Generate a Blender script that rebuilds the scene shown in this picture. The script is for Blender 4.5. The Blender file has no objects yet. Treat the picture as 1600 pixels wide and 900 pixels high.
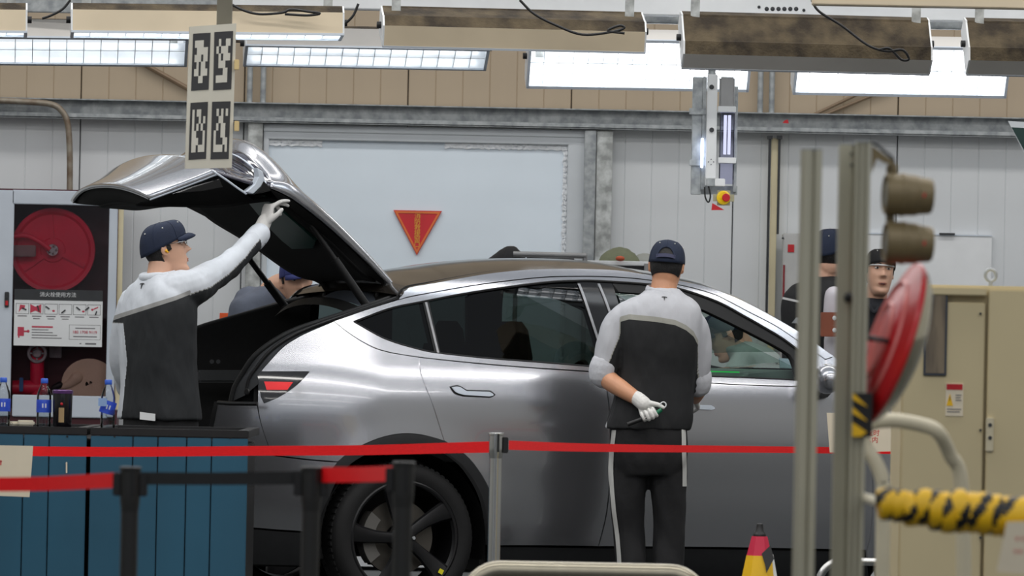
import bpy, bmesh, math, random
from mathutils import Vector, Matrix, Quaternion, noise
from mathutils.geometry import delaunay_2d_cdt
from mathutils.bvhtree import BVHTree
random.seed(7)
SC = bpy.context.scene
COL = SC.collection
V = Vector
R = math.radians

# ---------------------------------------------------------------- camera
F = 10500.0                      # focal length in pixels of the 1600 px wide frame
ROLL = R(1.15)
PITCH = math.atan(95 / F)
FWD = V((0, math.cos(PITCH), math.sin(PITCH)))
UP0 = V((0, -math.sin(PITCH), math.cos(PITCH)))
RT0 = V((1, 0, 0))
RT = RT0 * math.cos(ROLL) + UP0 * math.sin(ROLL)
UP = -RT0 * math.sin(ROLL) + UP0 * math.cos(ROLL)
CAMZ = 1.24
CAM = V((0, 0, CAMZ))

def ray(px, py):
    d = FWD + RT * ((px - 800) / F) + UP * ((450 - py) / F)
    return d / d.y

def at(px, py, Y):
    """point of the place at depth Y metres along the hall seen at that spot of the photograph"""
    return CAM + ray(px, py) * Y

def pix(p):
    q = V(p) - CAM
    w = q.dot(FWD)
    return 800 + F * q.dot(RT) / w, 450 - F * q.dot(UP) / w

cam_data = bpy.data.cameras.new('camera')
cam = bpy.data.objects.new('camera', cam_data)
COL.objects.link(cam)
m = Matrix.Identity(4)
for i in range(3):
    m[i][0], m[i][1], m[i][2], m[i][3] = RT[i], UP[i], -FWD[i], CAM[i]
cam.matrix_world = m
cam_data.sensor_width = 36
cam_data.lens = 36 * F / 1600
cam_data.clip_end = 200
cam_data.dof.use_dof = True
cam_data.dof.focus_distance = 31.4
cam_data.dof.aperture_fstop = 8.5
SC.camera = cam
SC.cycles.transparent_max_bounces = 24

# ---------------------------------------------------------------- light and exposure
SC.view_settings.view_transform = 'Standard'
SC.view_settings.look = 'None'
SC.view_settings.gamma = 1.0
SC.view_settings.use_curve_mapping = False
SC.view_settings.exposure = 0.12
W = bpy.data.worlds.new('hall_ambient')
SC.world = W
W.use_nodes = True
bg = W.node_tree.nodes['Background']
bg.inputs[0].default_value = (0.86, 0.92, 1.0, 1)
bg.inputs[1].default_value = 0.42

def area(name, loc, size, sy, power, color=(1, 0.97, 0.93), target=None):
    l = bpy.data.lights.new(name, 'AREA')
    l.shape = 'RECTANGLE'; l.size = size; l.size_y = sy; l.energy = power; l.color = color
    o = bpy.data.objects.new(name, l); COL.objects.link(o); o.location = loc
    d = (V(target) - V(loc)) if target else V((0, 0, -1))
    o.rotation_euler = d.to_track_quat('-Z', 'Y').to_euler()
    return o
# unseen hall roof lamps, drawn as strips for highlights; last row added for wall_front
for y, p in ((34.6, 170), (30.2, 190), (27.0, 230), (23.0, 230), (18.0, 200), (12.0, 160), (4.0, 200)):
    area('unseen_lamp_row', (0, y, 5.9), 15, 0.45, p)

# ---------------------------------------------------------------- materials
def lin(c):
    out = []
    for v in c[:3]:
        v = v / 255.0
        out.append(v / 12.92 if v <= 0.04045 else ((v + 0.055) / 1.055) ** 2.4)
    return tuple(out) + (1.0,)

def newmat(name):
    mt = bpy.data.materials.new(name); mt.use_nodes = True
    return mt, mt.node_tree.nodes, mt.node_tree.links

def mat(name, rgb, rough=0.5, metal=0.0, var=0.08, scale=6.0, bump=0.0, bscale=60.0, coat=0.0, emit=0.0,
        stretch=None, rgb2=None, lo=0.35, hi=0.65):
    mt, N, L = newmat(name)
    b = N['Principled BSDF']
    b.inputs['Roughness'].default_value = rough
    b.inputs['Metallic'].default_value = metal
    if coat:
        b.inputs['Coat Weight'].default_value = coat
        b.inputs['Coat Roughness'].default_value = 0.04
    tc = N.new('ShaderNodeTexCoord')
    mp = N.new('ShaderNodeMapping'); L.new(tc.outputs['Object'], mp.inputs[0])
    if stretch: mp.inputs['Scale'].default_value = stretch
    nz = N.new('ShaderNodeTexNoise'); nz.inputs['Scale'].default_value = scale
    nz.inputs['Detail'].default_value = 5
    L.new(mp.outputs[0], nz.inputs['Vector'])
    rp = N.new('ShaderNodeValToRGB'); L.new(nz.outputs[0], rp.inputs[0])
    c = lin(rgb)
    if rgb2: c1, c2 = lin(rgb2), c
    else:
        c1 = tuple(max(0, v * (1 - var)) for v in c[:3]) + (1,); c2 = tuple(min(1, v * (1 + var)) for v in c[:3]) + (1,)
    rp.color_ramp.elements[0].position = lo; rp.color_ramp.elements[0].color = c1
    rp.color_ramp.elements[1].position = hi; rp.color_ramp.elements[1].color = c2
    L.new(rp.outputs[0], b.inputs['Base Color'])
    if emit:
        b.inputs['Emission Color'].default_value = c
        b.inputs['Emission Strength'].default_value = emit
    if bump:
        n2 = N.new('ShaderNodeTexNoise'); n2.inputs['Scale'].default_value = bscale; n2.inputs['Detail'].default_value = 3
        L.new(mp.outputs[0], n2.inputs['Vector'])
        bp = N.new('ShaderNodeBump'); bp.inputs['Strength'].default_value = bump; bp.inputs['Distance'].default_value = 0.01
        L.new(n2.outputs[0], bp.inputs['Height']); L.new(bp.outputs[0], b.inputs['Normal'])
    return mt

def glass(name, rgb, ior=1.5, rough=0.0, refl=1.0):
    mt, N, L = newmat(name)
    N.remove(N['Principled BSDF'])
    out = N['Material Output']
    tr = N.new('ShaderNodeBsdfTransparent'); gl = N.new('ShaderNodeBsdfGlossy')
    gl.inputs['Roughness'].default_value = rough
    fr = N.new('ShaderNodeFresnel'); fr.inputs[0].default_value = ior
    tc = N.new('ShaderNodeTexCoord'); nz = N.new('ShaderNodeTexNoise'); nz.inputs['Scale'].default_value = 3
    L.new(tc.outputs['Object'], nz.inputs['Vector'])
    rp = N.new('ShaderNodeValToRGB'); L.new(nz.outputs[0], rp.inputs[0])
    c = lin(rgb)
    rp.color_ramp.elements[0].color = tuple(v * 0.94 for v in c[:3]) + (1,)
    rp.color_ramp.elements[1].color = c
    L.new(rp.outputs[0], tr.inputs[0])
    gl.inputs[0].default_value = (refl, refl, refl, 1)
    mx = N.new('ShaderNodeMixShader')
    L.new(fr.outputs[0], mx.inputs[0]); L.new(tr.outputs[0], mx.inputs[1]); L.new(gl.outputs[0], mx.inputs[2])
    L.new(mx.outputs[0], out.inputs[0])
    return mt

def lamp_mat(name, rgb, strength):
    mt, N, L = newmat(name)
    N.remove(N['Principled BSDF'])
    e = N.new('ShaderNodeEmission'); e.inputs[0].default_value = lin(rgb); e.inputs[1].default_value = strength
    L.new(e.outputs[0], N['Material Output'].inputs[0])
    return mt

M = {}
M['wall_upper'] = mat('beige_panel', (176, 159, 136), .55, var=.06, scale=1.2, stretch=(1, 1, .25), bump=.05)
M['wall_lower'] = mat('grey_panel', (216, 219, 221), .5, var=.05, scale=1.0, stretch=(1, 1, .25), bump=.04)
M['galv'] = mat('galvanised_steel', (178, 182, 183), .45, .25, rgb2=(140, 145, 148), scale=22, bump=.05)
M['galv_light'] = mat('bright_galvanised_steel', (205, 208, 206), .4, .4, rgb2=(150, 152, 150), scale=18)
M['pane_frost'] = mat('frosted_pale_blue_pane', (230, 241, 250), .45, var=.03, scale=1.5)
M['frame_white'] = mat('white_window_frame', (205, 210, 214), .45, var=.03)
M['foam'] = mat('crumpled_white_film', (240, 243, 246), .35, var=.05, scale=40, bump=.6, bscale=60)
M['floor'] = mat('grey_epoxy_floor', (46, 49, 49), .32, var=.15, scale=1.2)
M['hallwall'] = mat('dull_hall_cladding', (186, 186, 182), .7, var=.12, scale=.4)
M['alu_white'] = mat('white_painted_aluminium', (206, 214, 224), .35, .1, var=.03)
M['cream'] = mat('cream_paint', (226, 214, 178), .5, var=.04)
M['black'] = mat('black_plastic', (18, 18, 19), .45, var=.2, scale=20)
M['rubber'] = mat('black_rubber', (22, 23, 24), .65, var=.2, scale=30, bump=.05)
M['trim_black'] = mat('black_carpet_trim', (13, 13, 14), .8, var=.2, scale=60, bump=.1, bscale=300)
M['darkgrey'] = mat('dark_grey_plastic', (52, 54, 57), .5, var=.1, scale=20)
M['steel'] = mat('brushed_steel', (200, 200, 198), .22, 1.0, var=.06, scale=30, stretch=(1, 1, .1))
M['red'] = mat('red_paint', (190, 22, 34), .4, var=.1)
M['redbelt'] = mat('red_webbing', (252, 10, 20), .6, var=.06, scale=40, stretch=(1, 1, 6))
M['blackbelt'] = mat('black_webbing', (30, 31, 32), .75, var=.1, scale=40)
M['white'] = mat('white_plastic', (232, 234, 235), .45, var=.03)
M['paper'] = mat('cream_paper', (226, 214, 190), .7, var=.04)
M['paint'] = mat('silver_metallic_car_paint', (182, 183, 188), .22, .87, var=.015, scale=300, coat=.9)

# ---------------------------------------------------------------- mesh helpers
def wloc(o):
    p = V((0, 0, 0))
    while o is not None:
        p += o.location; o = o.parent
    return p

def smooth_poly(pts, n=6, closed=False):
    """Catmull-Rom through the points (any dimension)"""
    pts = [V(p) for p in pts]
    k = len(pts)
    if k < 3: 
        return [pts[0].lerp(pts[1], i / n) for i in range(n + 1)]
    out = []
    segs = k if closed else k - 1
    for i in range(segs):
        p1, p2 = pts[i % k], pts[(i + 1) % k]
        p0 = pts[(i - 1) % k] if (closed or i > 0) else p1 * 2 - p2
        p3 = pts[(i + 2) % k] if (closed or i + 2 < k) else p2 * 2 - p1
        for j in range(n):
            t = j / n
            out.append(0.5 * ((2 * p1) + (p2 - p0) * t + (2 * p0 - 5 * p1 + 4 * p2 - p3) * t * t + (3 * p1 - p0 - 3 * p2 + p3) * t ** 3))
    if not closed: out.append(pts[-1])
    return out

def resample(pts, n):
    d = [0.0]
    for a, b in zip(pts, pts[1:]): d.append(d[-1] + (b - a).length)
    out, j = [], 0
    for i in range(n + 1):
        s = d[-1] * i / n
        while j < len(pts) - 2 and d[j + 1] < s: j += 1
        seg = d[j + 1] - d[j]
        out.append(pts[j].lerp(pts[j + 1], 0 if seg < 1e-12 else min(1, (s - d[j]) / seg)))
    return out

def box(bm, c, size, rot=None, bev=0.0):
    r = bmesh.ops.create_cube(bm, size=1)
    vs = r['verts']
    mt = Matrix.Translation(V(c)) @ (rot.to_4x4() if rot else Matrix.Identity(4)) @ Matrix.Diagonal((size[0], size[1], size[2], 1))
    bmesh.ops.transform(bm, matrix=mt, verts=vs)
    if bev:
        es = {e for v in vs for e in v.link_edges}
        bmesh.ops.bevel(bm, geom=list(es), offset=bev, segments=2, affect='EDGES', clamp_overlap=True)

def obb(bm, a, b, width, height, up=(0, 0, 1), bev=0.0):
    """bar from a to b"""
    a, b = V(a), V(b); x = (b - a); l = x.length; x.normalize()
    u = V(up); y = u.cross(x).normalized(); z = x.cross(y)
    rot = Matrix((x, y, z)).transposed()
    box(bm, (a + b) / 2, (l, width, height), rot, bev)

def ring_faces(bm, r0, r1, closed=True):
    n = len(r0)
    for i in range(n if closed else n - 1):
        j = (i + 1) % n
        try: bm.faces.new((r0[i], r0[j], r1[j], r1[i]))
        except ValueError: pass

def loft(bm, rings, caps=True, closed=True):
    vr = [[bm.verts.new(p) for p in r] for r in rings]
    for a, b in zip(vr, vr[1:]): ring_faces(bm, a, b, closed)
    if caps and closed:
        try: bm.faces.new(list(reversed(vr[0]))); bm.faces.new(vr[-1])
        except ValueError: pass
    return vr

def frames(pts, up=None):
    tans = []
    for i in range(len(pts)):
        a = pts[max(0, i - 1)]; b = pts[min(len(pts) - 1, i + 1)]
        tans.append((b - a).normalized())
    u = V(up) if up else (V((0, 0, 1)) if abs(tans[0].z) < .9 else V((1, 0, 0)))
    x = u - tans[0] * u.dot(tans[0]); x.normalize()
    out = []
    for i, t in enumerate(tans):
        if i: 
            q = tans[i - 1].rotation_difference(t); x = q @ x
            x = (x - t * x.dot(t)).normalized()
        out.append((t, x, t.cross(x)))
    return out

def tube(bm, pts, r, n=12, up=None, caps=True, ry=None, round_caps=False):
    """swept tube; r may be a list; ry is the second radius factor"""
    pts = [V(p) for p in pts]
    rs = r if isinstance(r, (list, tuple)) else [r] * len(pts)
    k = ry if ry else 1.0
    fr = frames(pts, up)
    rings = []
    def ring(p, f, rad):
        return [p + f[1] * (math.cos(2 * math.pi * i / n) * rad) + f[2] * (math.sin(2 * math.pi * i / n) * rad * k) for i in range(n)]
    if round_caps:
        for a in (80, 55, 28):
            rings.append(ring(pts[0] - fr[0][0] * rs[0] * math.sin(R(a)), fr[0], rs[0] * math.cos(R(a))))
    for p, f, rad in zip(pts, fr, rs): rings.append(ring(p, f, rad))
    if round_caps:
        for a in (28, 55, 80):
            rings.append(ring(pts[-1] + fr[-1][0] * rs[-1] * math.sin(R(a)), fr[-1], rs[-1] * math.cos(R(a))))
    return loft(bm, rings, caps)

def limb(bm, pts, radii, n=14, sub=5, ry=1.0, up=None):
    p4 = [V((*p, r)) for p, r in zip(pts, radii)]
    s = smooth_poly(p4, sub)
    return tube(bm, [v.to_3d() for v in s], [v[3] for v in s], n, up, True, ry, True)

def lathe(bm, prof, n=32, mtx=None, caps=True):
    """profile of (radius, height) about local z"""
    mtx = mtx or Matrix.Identity(4)
    rings = [[mtx @ V((r * math.cos(2 * math.pi * i / n), r * math.sin(2 * math.pi * i / n), z)) for i in range(n)] for r, z in prof]
    return loft(bm, rings, caps)

def axis_mtx(origin, zdir, xdir=None):
    z = V(zdir).normalized()
    x = V(xdir) if xdir is not None else (V((1, 0, 0)) if abs(z.x) < .9 else V((0, 1, 0)))
    x = (x - z * x.dot(z)).normalized(); y = z.cross(x)
    mt = Matrix.Identity(4)
    for i in range(3): mt[i][0], mt[i][1], mt[i][2], mt[i][3] = x[i], y[i], z[i], V(origin)[i]
    return mt

def prism(bm, poly, depth, mtx):
    """2D polygon (x,y) extruded along +z by depth under mtx"""
    a = [bm.verts.new(mtx @ V((p[0], p[1], 0))) for p in poly]
    b = [bm.verts.new(mtx @ V((p[0], p[1], depth))) for p in poly]
    bm.faces.new(list(reversed(a))); bm.faces.new(b); ring_faces(bm, a, b)

def ball(bm, c, r, seg=16, ring=10, scale=(1, 1, 1), rot=None):
    mt = Matrix.Translation(V(c)) @ (rot.to_4x4() if rot else Matrix.Identity(4)) @ Matrix.Diagonal((r * scale[0], r * scale[1], r * scale[2], 1))
    bmesh.ops.create_uvsphere(bm, u_segments=seg, v_segments=ring, radius=1, matrix=mt)

def B(): return bmesh.new()

def obj(name, bm, material, parent=None, smooth=True, angle=40, recalc=True, bevel=0.0, keep=False):
    """link the bmesh (drawn in place) as ONE mesh object"""
    if recalc: bmesh.ops.recalc_face_normals(bm, faces=bm.faces)
    me = bpy.data.meshes.new(name)
    off = wloc(parent) if parent is not None else V((0, 0, 0))
    if parent is None and not keep and len(bm.verts):
        lo = V([min(v.co[i] for v in bm.verts) for i in range(3)]); hi = V([max(v.co[i] for v in bm.verts) for i in range(3)])
        off = V(((lo.x + hi.x) / 2, (lo.y + hi.y) / 2, lo.z))
    bmesh.ops.translate(bm, verts=bm.verts, vec=-off)
    bm.to_mesh(me); bm.free()
    for mt in (material if isinstance(material, (list, tuple)) else [material]): me.materials.append(mt)
    o = bpy.data.objects.new(name, me); COL.objects.link(o)
    if parent is not None: o.parent = parent
    else: o.location = off
    if smooth:
        for p in me.polygons: p.use_smooth = True
        me.set_sharp_from_angle(angle=R(angle))
    if bevel:
        md = o.modifiers.new('bevel', 'BEVEL'); md.width = bevel; md.segments = 2; md.limit_method = 'ANGLE'; md.angle_limit = R(40)
    return o

def thing(name, label, cat, loc, group=None):
    o = bpy.data.objects.new(name, None); COL.objects.link(o); o.location = V(loc)
    o.empty_display_size = .1
    o['label'] = label; o['category'] = cat
    if group: o['group'] = group
    return o

def tag(o, label, cat, group=None):
    o['label'] = label; o['category'] = cat
    if group: o['group'] = group
    return o

def struct(o):
    o['kind'] = 'structure'; return o

def dup(root, delta, label=None):
    r = root.copy(); COL.objects.link(r); r.location = root.location + V(delta)
    if label: r['label'] = label
    for ch in list(root.children):
        c = ch.copy(); COL.objects.link(c); c.parent = r
        for g in list(ch.children):
            d = g.copy(); COL.objects.link(d); d.parent = c
    return r

def text(body, size, mtx, material, parent, name='lettering', depth=0.0008, align='CENTER', sx=1.0):
    """flat lettering in the xy plane of mtx, extruded a little"""
    cu = bpy.data.curves.new(name, 'FONT'); cu.body = body; cu.size = size; cu.align_x = align; cu.align_y = 'CENTER'
    cu.extrude = depth; cu.resolution_u = 2
    t = bpy.data.objects.new(name, cu); COL.objects.link(t)
    dg = bpy.context.evaluated_depsgraph_get()
    me = bpy.data.meshes.new_from_object(t.evaluated_get(dg))
    bpy.data.objects.remove(t); bpy.data.curves.remove(cu)
    me.name = name
    off = wloc(parent)
    me.transform(Matrix.Translation(-off) @ mtx @ Matrix.Diagonal((sx, 1, 1, 1)))
    me.materials.clear(); me.materials.append(material)
    o = bpy.data.objects.new(name, me); COL.objects.link(o); o.parent = parent
    return o

def quads(bm, mtx, rects, depth=0.001):
    for (x0, y0, x1, y1) in rects:
        prism(bm, [(x0, y0), (x1, y0), (x1, y1), (x0, y1)], depth, mtx)

def face_mtx(px, py, Y, yaw=0.0, pitch=0.0):
    """local x right, y up, z towards the viewer, for flat things hung upright at depth Y"""
    rz = Matrix.Rotation(yaw, 4, 'Z') @ Matrix.Rotation(pitch, 4, 'X')
    base = Matrix(((1, 0, 0, 0), (0, 0, -1, 0), (0, 1, 0, 0), (0, 0, 0, 1)))
    return Matrix.Translation(at(px, py, Y)) @ rz @ base
# ================================================================ THE HALL
def pbox(bm, x0, y0, x1, y1, Y, depth, bev=0.0, yaw=0.0):
    """upright box whose front face spans the two corners at depth Y and goes back by depth"""
    c = at((x0 + x1) / 2, (y0 + y1) / 2, Y)
    w, h = abs(x1 - x0) * Y / F, abs(y1 - y0) * Y / F
    rot = Matrix.Rotation(yaw, 3, 'Z')
    box(bm, c + rot @ V((0, depth / 2, 0)), (w, depth, h), rot, bev)
    return c

WY = 37.2
bm = B(); box(bm, (0, 22, -.05), (34, 62, .1)); struct(obj('floor', bm, M['floor']))
# the far wall: sandwich panels, each with shallow ribs, beige above the girder and grey below
zg0, zg1 = at(800, 199, WY).z, at(800, 170, WY).z
wb = thing('wall_back', '', '', (0, WY + .08, 0)); del wb['label']; del wb['category']; struct(wb)
bm = B(); box(bm, (0, WY + .13, 3.0), (17, .08, 6)); obj('backing_sheet', bm, M['darkgrey'], wb)
def wall_panel_mesh(w, z0, z1, y):
    bm = B(); n = 6; prof = []
    for i in range(n):
        a = -w / 2 + .003 + (w - .006) * i / n; b = -w / 2 + .003 + (w - .006) * (i + 1) / n
        prof += [(a, .004), (a + .004, 0), (b - .004, 0)]
    prof.append((w / 2 - .003, .004))
    lo = [bm.verts.new((x, y + d, z0)) for x, d in prof]; hi = [bm.verts.new((x, y + d, z1)) for x, d in prof]
    ring_faces(bm, lo, hi, False)
    e0 = bm.verts.new((-w / 2 + .003, y + .07, z0)); e1 = bm.verts.new((-w / 2 + .003, y + .07, z1))
    e2 = bm.verts.new((w / 2 - .003, y + .07, z0)); e3 = bm.verts.new((w / 2 - .003, y + .07, z1))
    bm.faces.new((lo[0], hi[0], e1, e0)); bm.faces.new((lo[-1], e2, e3, hi[-1]))
    return bm
PWD = .905
xj = at(126, 180, WY).x
for mname, z0, z1 in (('wall_upper', zg1 - .05, 5.9), ('wall_lower', 0.02, zg1 - .05)):
    first = None
    for k in range(-7, 11):
        xc = xj + (k - .5) * PWD
        if first is None:
            first = obj('wall_panel', wall_panel_mesh(PWD, z0, z1, 0), M[mname], wb, angle=20)
            first.data.transform(Matrix.Translation(wloc(wb))); o = first
        else:
            o = first.copy(); COL.objects.link(o)
        o.location = (xc, -.08, 0)
# side walls, well outside the frame, and an unseen wall behind the camera, added for the car's door reflections
bm = B(); box(bm, (-9, 24, 3), (.1, 30, 6)); struct(obj('wall_left', bm, M['hallwall']))
bm = B(); box(bm, (9, 24, 3), (.1, 30, 6)); struct(obj('wall_right', bm, M['hallwall']))

wf = struct(thing('wall_front', '', '', (0, -6, 0))); del wf['label']; del wf['category']
bm = B(); box(bm, (0, -6, 2.6), (18, .1, 2.2)); obj('upper_cladding', bm, mat('pale_hall_wall', (216, 220, 224), .7), wf)
bm = B(); box(bm, (0, -5.97, .75), (18, .14, 1.5)); obj('dark_reflection_band', bm, mat('dark_reflection_grey', (58, 60, 63), .6), wf)  # added dark band, so the lower doors reflect something dark
# galvanised girder across the wall
g = B()
gy = WY - .10
box(g, (0, gy + .045, (zg0 + zg1) / 2), (17, .006, zg1 - zg0))
box(g, (0, gy + .02, zg1), (17, .10, .006)); box(g, (0, gy + .02, zg0), (17, .10, .008)); box(g, (0, gy - .028, zg0 + .012), (17, .004, .026))
struct(obj('trim_girder', g, M['galv']))

def upright(name, x0, x1, ytop, ybot, Y, d, material):
    bm = B(); c = at((x0 + x1) / 2, ytop, Y); w = (x1 - x0) * Y / F
    zb = at((x0 + x1) / 2, ybot, Y).z if ybot else 0.0
    box(bm, (c.x, Y + d / 2, (c.z + zb) / 2), (w, d, c.z - zb), None, .004)
    return obj(name, bm, material)
struct(upright('trim_post', 388, 411, 190, None, WY - .10, .09, M['galv_light']))
struct(upright('trim_post', 933, 958, 205, None, WY - .10, .09, M['galv_light']))
struct(upright('trim_post', 914, 932, 204, None, WY - .12, .10, M['galv']))
struct(upright('trim_post', 1206, 1216, 216, None, WY - .06, .05, M['cream']))
# the large pale rescue window
wn = thing('window_1', '', '', at(650, 400, WY - .04)); del wn['label']; del wn['category']; struct(wn)
zb = .45
px0, px1 = at(419, 300, WY - .05), at(886, 300, WY - .05)
zt = at(650, 222, WY - .05).z
bm = B(); box(bm, ((px0.x + px1.x) / 2, WY - .03, (zb + zt) / 2), (px1.x - px0.x, .012, zt - zb)); obj('pane', bm, M['pane_frost'], wn)
bm = B(); fo0, fo1 = at(411, 300, WY).x, at(914, 300, WY).x
zto = at(650, 199, WY).z
box(bm, ((fo0 + px0.x) / 2, WY - .045, (zb + zto) / 2), (px0.x - fo0, .05, zto - zb), None, .004)
box(bm, ((fo1 + px1.x) / 2, WY - .045, (zb + zto) / 2), (fo1 - px1.x, .05, zto - zb), None, .004)
box(bm, ((fo0 + fo1) / 2, WY - .046, (zt + zto) / 2), (fo1 - fo0, .05, zto - zt), None, .004)
box(bm, ((fo0 + fo1) / 2, WY - .046, zb - .04), (fo1 - fo0, .05, .08), None, .004)
box(bm, ((fo0 + fo1) / 2, WY - .072, zt + .05), (fo1 - fo0, .012, .012))
obj('window_frame', bm, M['frame_white'], wn)
bm = B()
for xa, xb, za, zc in ((px0.x, at(508, 0, WY).x, zt - .035, zt), (at(700, 0, WY).x, px1.x, zt - .03, zt), (px1.x - .025, px1.x, zb + .4, zt - .03)):
    n = max(6, int((xb - xa) / .03)); k = max(2, int((zc - za) / .03))
    for i in range(n):
        for j in range(k):
            box(bm, (xa + (xb - xa) * (i + .5) / n, WY - .04 + random.uniform(-.004, .003), za + (zc - za) * (j + .5) / k),
                ((xb - xa) / n * 1.1, .012, (zc - za) / k * random.uniform(.8, 1.15)), Matrix.Rotation(random.uniform(-.3, .3), 3, 'Y'))
fo = obj('sealing_film', bm, M['foam'], wn); fo['kind'] = 'stuff'

# ---------------------------------------------------------------- pipes and rods on the wall
def pipe(name, pts, r, material, label, cat, group=None, sm=6):
    bm = B(); tube(bm, smooth_poly(pts, sm) if len(pts) > 2 else pts, r, 10)
    return tag(obj(name, bm, material), label, cat, group)
Yp = WY - .19
pipe('conduit', [at(-30, 156, Yp), at(40, 159, Yp), at(80, 163, Yp), at(97, 174, Yp), at(106, 195, Yp), at(109, 240, Yp), at(109, 299, Yp)],
     .017, mat('rusty_grey_conduit', (150, 142, 128), .5, .3, rgb2=(112, 92, 74), scale=12), 'rusty grey conduit bending down the wall above the hose cabinet', 'pipe')
for xx, lb in ((390, 'left of the pair of grey pipes above the girder, near the marker board'), (411, 'right of the pair of grey pipes above the girder, near the marker board'),
               (1188, 'left of the pair of grey pipes above the girder, beside the hanging light'), (1206, 'right of the pair of grey pipes above the girder, beside the hanging light')):
    p = at(xx, 150, WY - .06); bm = B()
    tube(bm, [V((p.x, p.y, zg1 + .002)), V((p.x, p.y, 5.5))], .016, 10)
    tag(obj('wall_pipe', bm, M['galv']), lb, 'pipe')
br = mat('brown_painted_rod', (126, 106, 84), .5, .2)
for a, b, lb in (((175, 72), (300, 142), 'dark diagonal brace rod behind the left lamps and the marker board'),
                 ((1262, 184), (1372, 132), 'upper of two diagonal brace rods on the beige wall at right'),
                 ((1272, 186), (1400, 134), 'lower of two diagonal brace rods on the beige wall at right')):
    bm = B(); p, q = at(*a, WY - .03), at(*b, WY - .03); d = (q - p)
    tube(bm, [p, p + d * (1.6 if a[0] > 800 else 1)], .014 if a[0] < 800 else .009, 8)
    tag(obj('brace_rod', bm, br), lb, 'rod')
for xx, ye, lb in ((1203, 520, 'thin dark rod hanging down the wall, left of two'), (1218, 366, 'thin dark rod hanging down to the grey panel, right of two')):
    p, q = at(xx, 212, WY - .09), at(xx, ye, WY - .09); bm = B()
    tube(bm, [p, V((p.x, p.y, q.z))], .007, 8)
    box(bm, p + V((0, 0, -.01)), (.03, .03, .02)); tag(obj('hanging_rod', bm, M['darkgrey']), lb, 'rod')
bm = B()
p = at(1227, 190, gy - .05)
prism(bm, [(-.016, -.008), (.02, -.01), (.014, .012), (-.004, .006)], .003, face_mtx(1227, 190, gy - .035))
tag(obj('red_tag', bm, M['red']), 'small torn red tag on the grey girder', 'tag')

# red inverted triangle of the fire rescue window
tr = thing('rescue_window_sign', 'red inverted triangle fire rescue sign on the pale window', 'sign', at(652, 398, WY - .045))
mt = face_mtx(652, 362, WY - .045)
k = WY / F
bm = B(); prism(bm, [(-38 * k, 33 * k), (0, -37 * k), (38 * k, 33 * k)][::1], .006, mt); obj('plate', bm, mat('red_sign_plate', (206, 44, 52), .35), tr)
bm = B(); w = 5 * k
A = [V((-36 * k, 31.6 * k, 0)), V((0, -34.5 * k, 0)), V((36 * k, 31.6 * k, 0))]
cen = (A[0] + A[1] + A[2]) / 3
I = [cen + (p - cen) * .86 for p in A]
for i in range(3):
    j = (i + 1) % 3
    prism(bm, [A[i].to_2d(), A[j].to_2d(), I[j].to_2d(), I[i].to_2d()], .003, mt @ Matrix.Translation((0, 0, .006)))
obj('border', bm, mat('orange_sign_border', (226, 120, 60), .4), tr)
gold = mat('gold_lettering', (226, 178, 60), .4)
for i, ch in enumerate('消防救援窗口'):
    text(ch, 10.2 * k, mt @ Matrix.Translation((0, (24 - 9 * i) * k, .0065)), gold, tr)

# ---------------------------------------------------------------- fire hose cabinet
hc = thing('fire_hose_cabinet', 'white framed glass fire hose cabinet against the wall at left', 'cabinet', at(90, 650, WY - .3))
Yc = WY - .34; k = Yc / F
maroon = mat('maroon_cabinet_lining', (76, 24, 34), .5)
bm = B()
pbox(bm, -8, 297, 183, 672, Yc + .235, .02)
obj('back_panel', bm, maroon, hc)
bm = B()
pbox(bm, -8, 296, -1, 672, Yc + .02, .22); pbox(bm, 173, 298, 182, 672, Yc + .02, .22); pbox(bm, -8, 296, 182, 302, Yc + .02, .22); pbox(bm, -8, 640, 182, 672, Yc + .02, .22)
obj('case', bm, maroon, hc)
bm = B()
pbox(bm, -8, 297, 19, 650, Yc, .03, .004); pbox(bm, 168, 300, 181, 652, Yc, .03, .004)
pbox(bm, 19, 298, 168, 320, Yc, .031, .004); pbox(bm, 19, 618, 168, 652, Yc, .031, .004)
obj('door_frame', bm, M['alu_white'], hc)
bm = B(); pbox(bm, 182, 318, 190, 640, Yc + .03, .03); obj('cream_strip', bm, M['cream'], hc)
bm = B(); pbox(bm, 7, 456, 14, 480, Yc - .012, .012, .003); pbox(bm, 8.5, 459, 12.5, 466, Yc - .016, .006); lk = obj('door_lock', bm, M['darkgrey'], hc)
bm = B(); pbox(bm, 8.5, 470, 12.5, 477, Yc - .015, .004); obj('lock_mark', bm, M['red'], lk)
bm = B(); pbox(bm, 17, 318, 169, 620, Yc + .012, .004); obj('glass_pane', bm, glass('cabinet_glass', (240, 233, 235), 1.4), hc)
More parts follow.
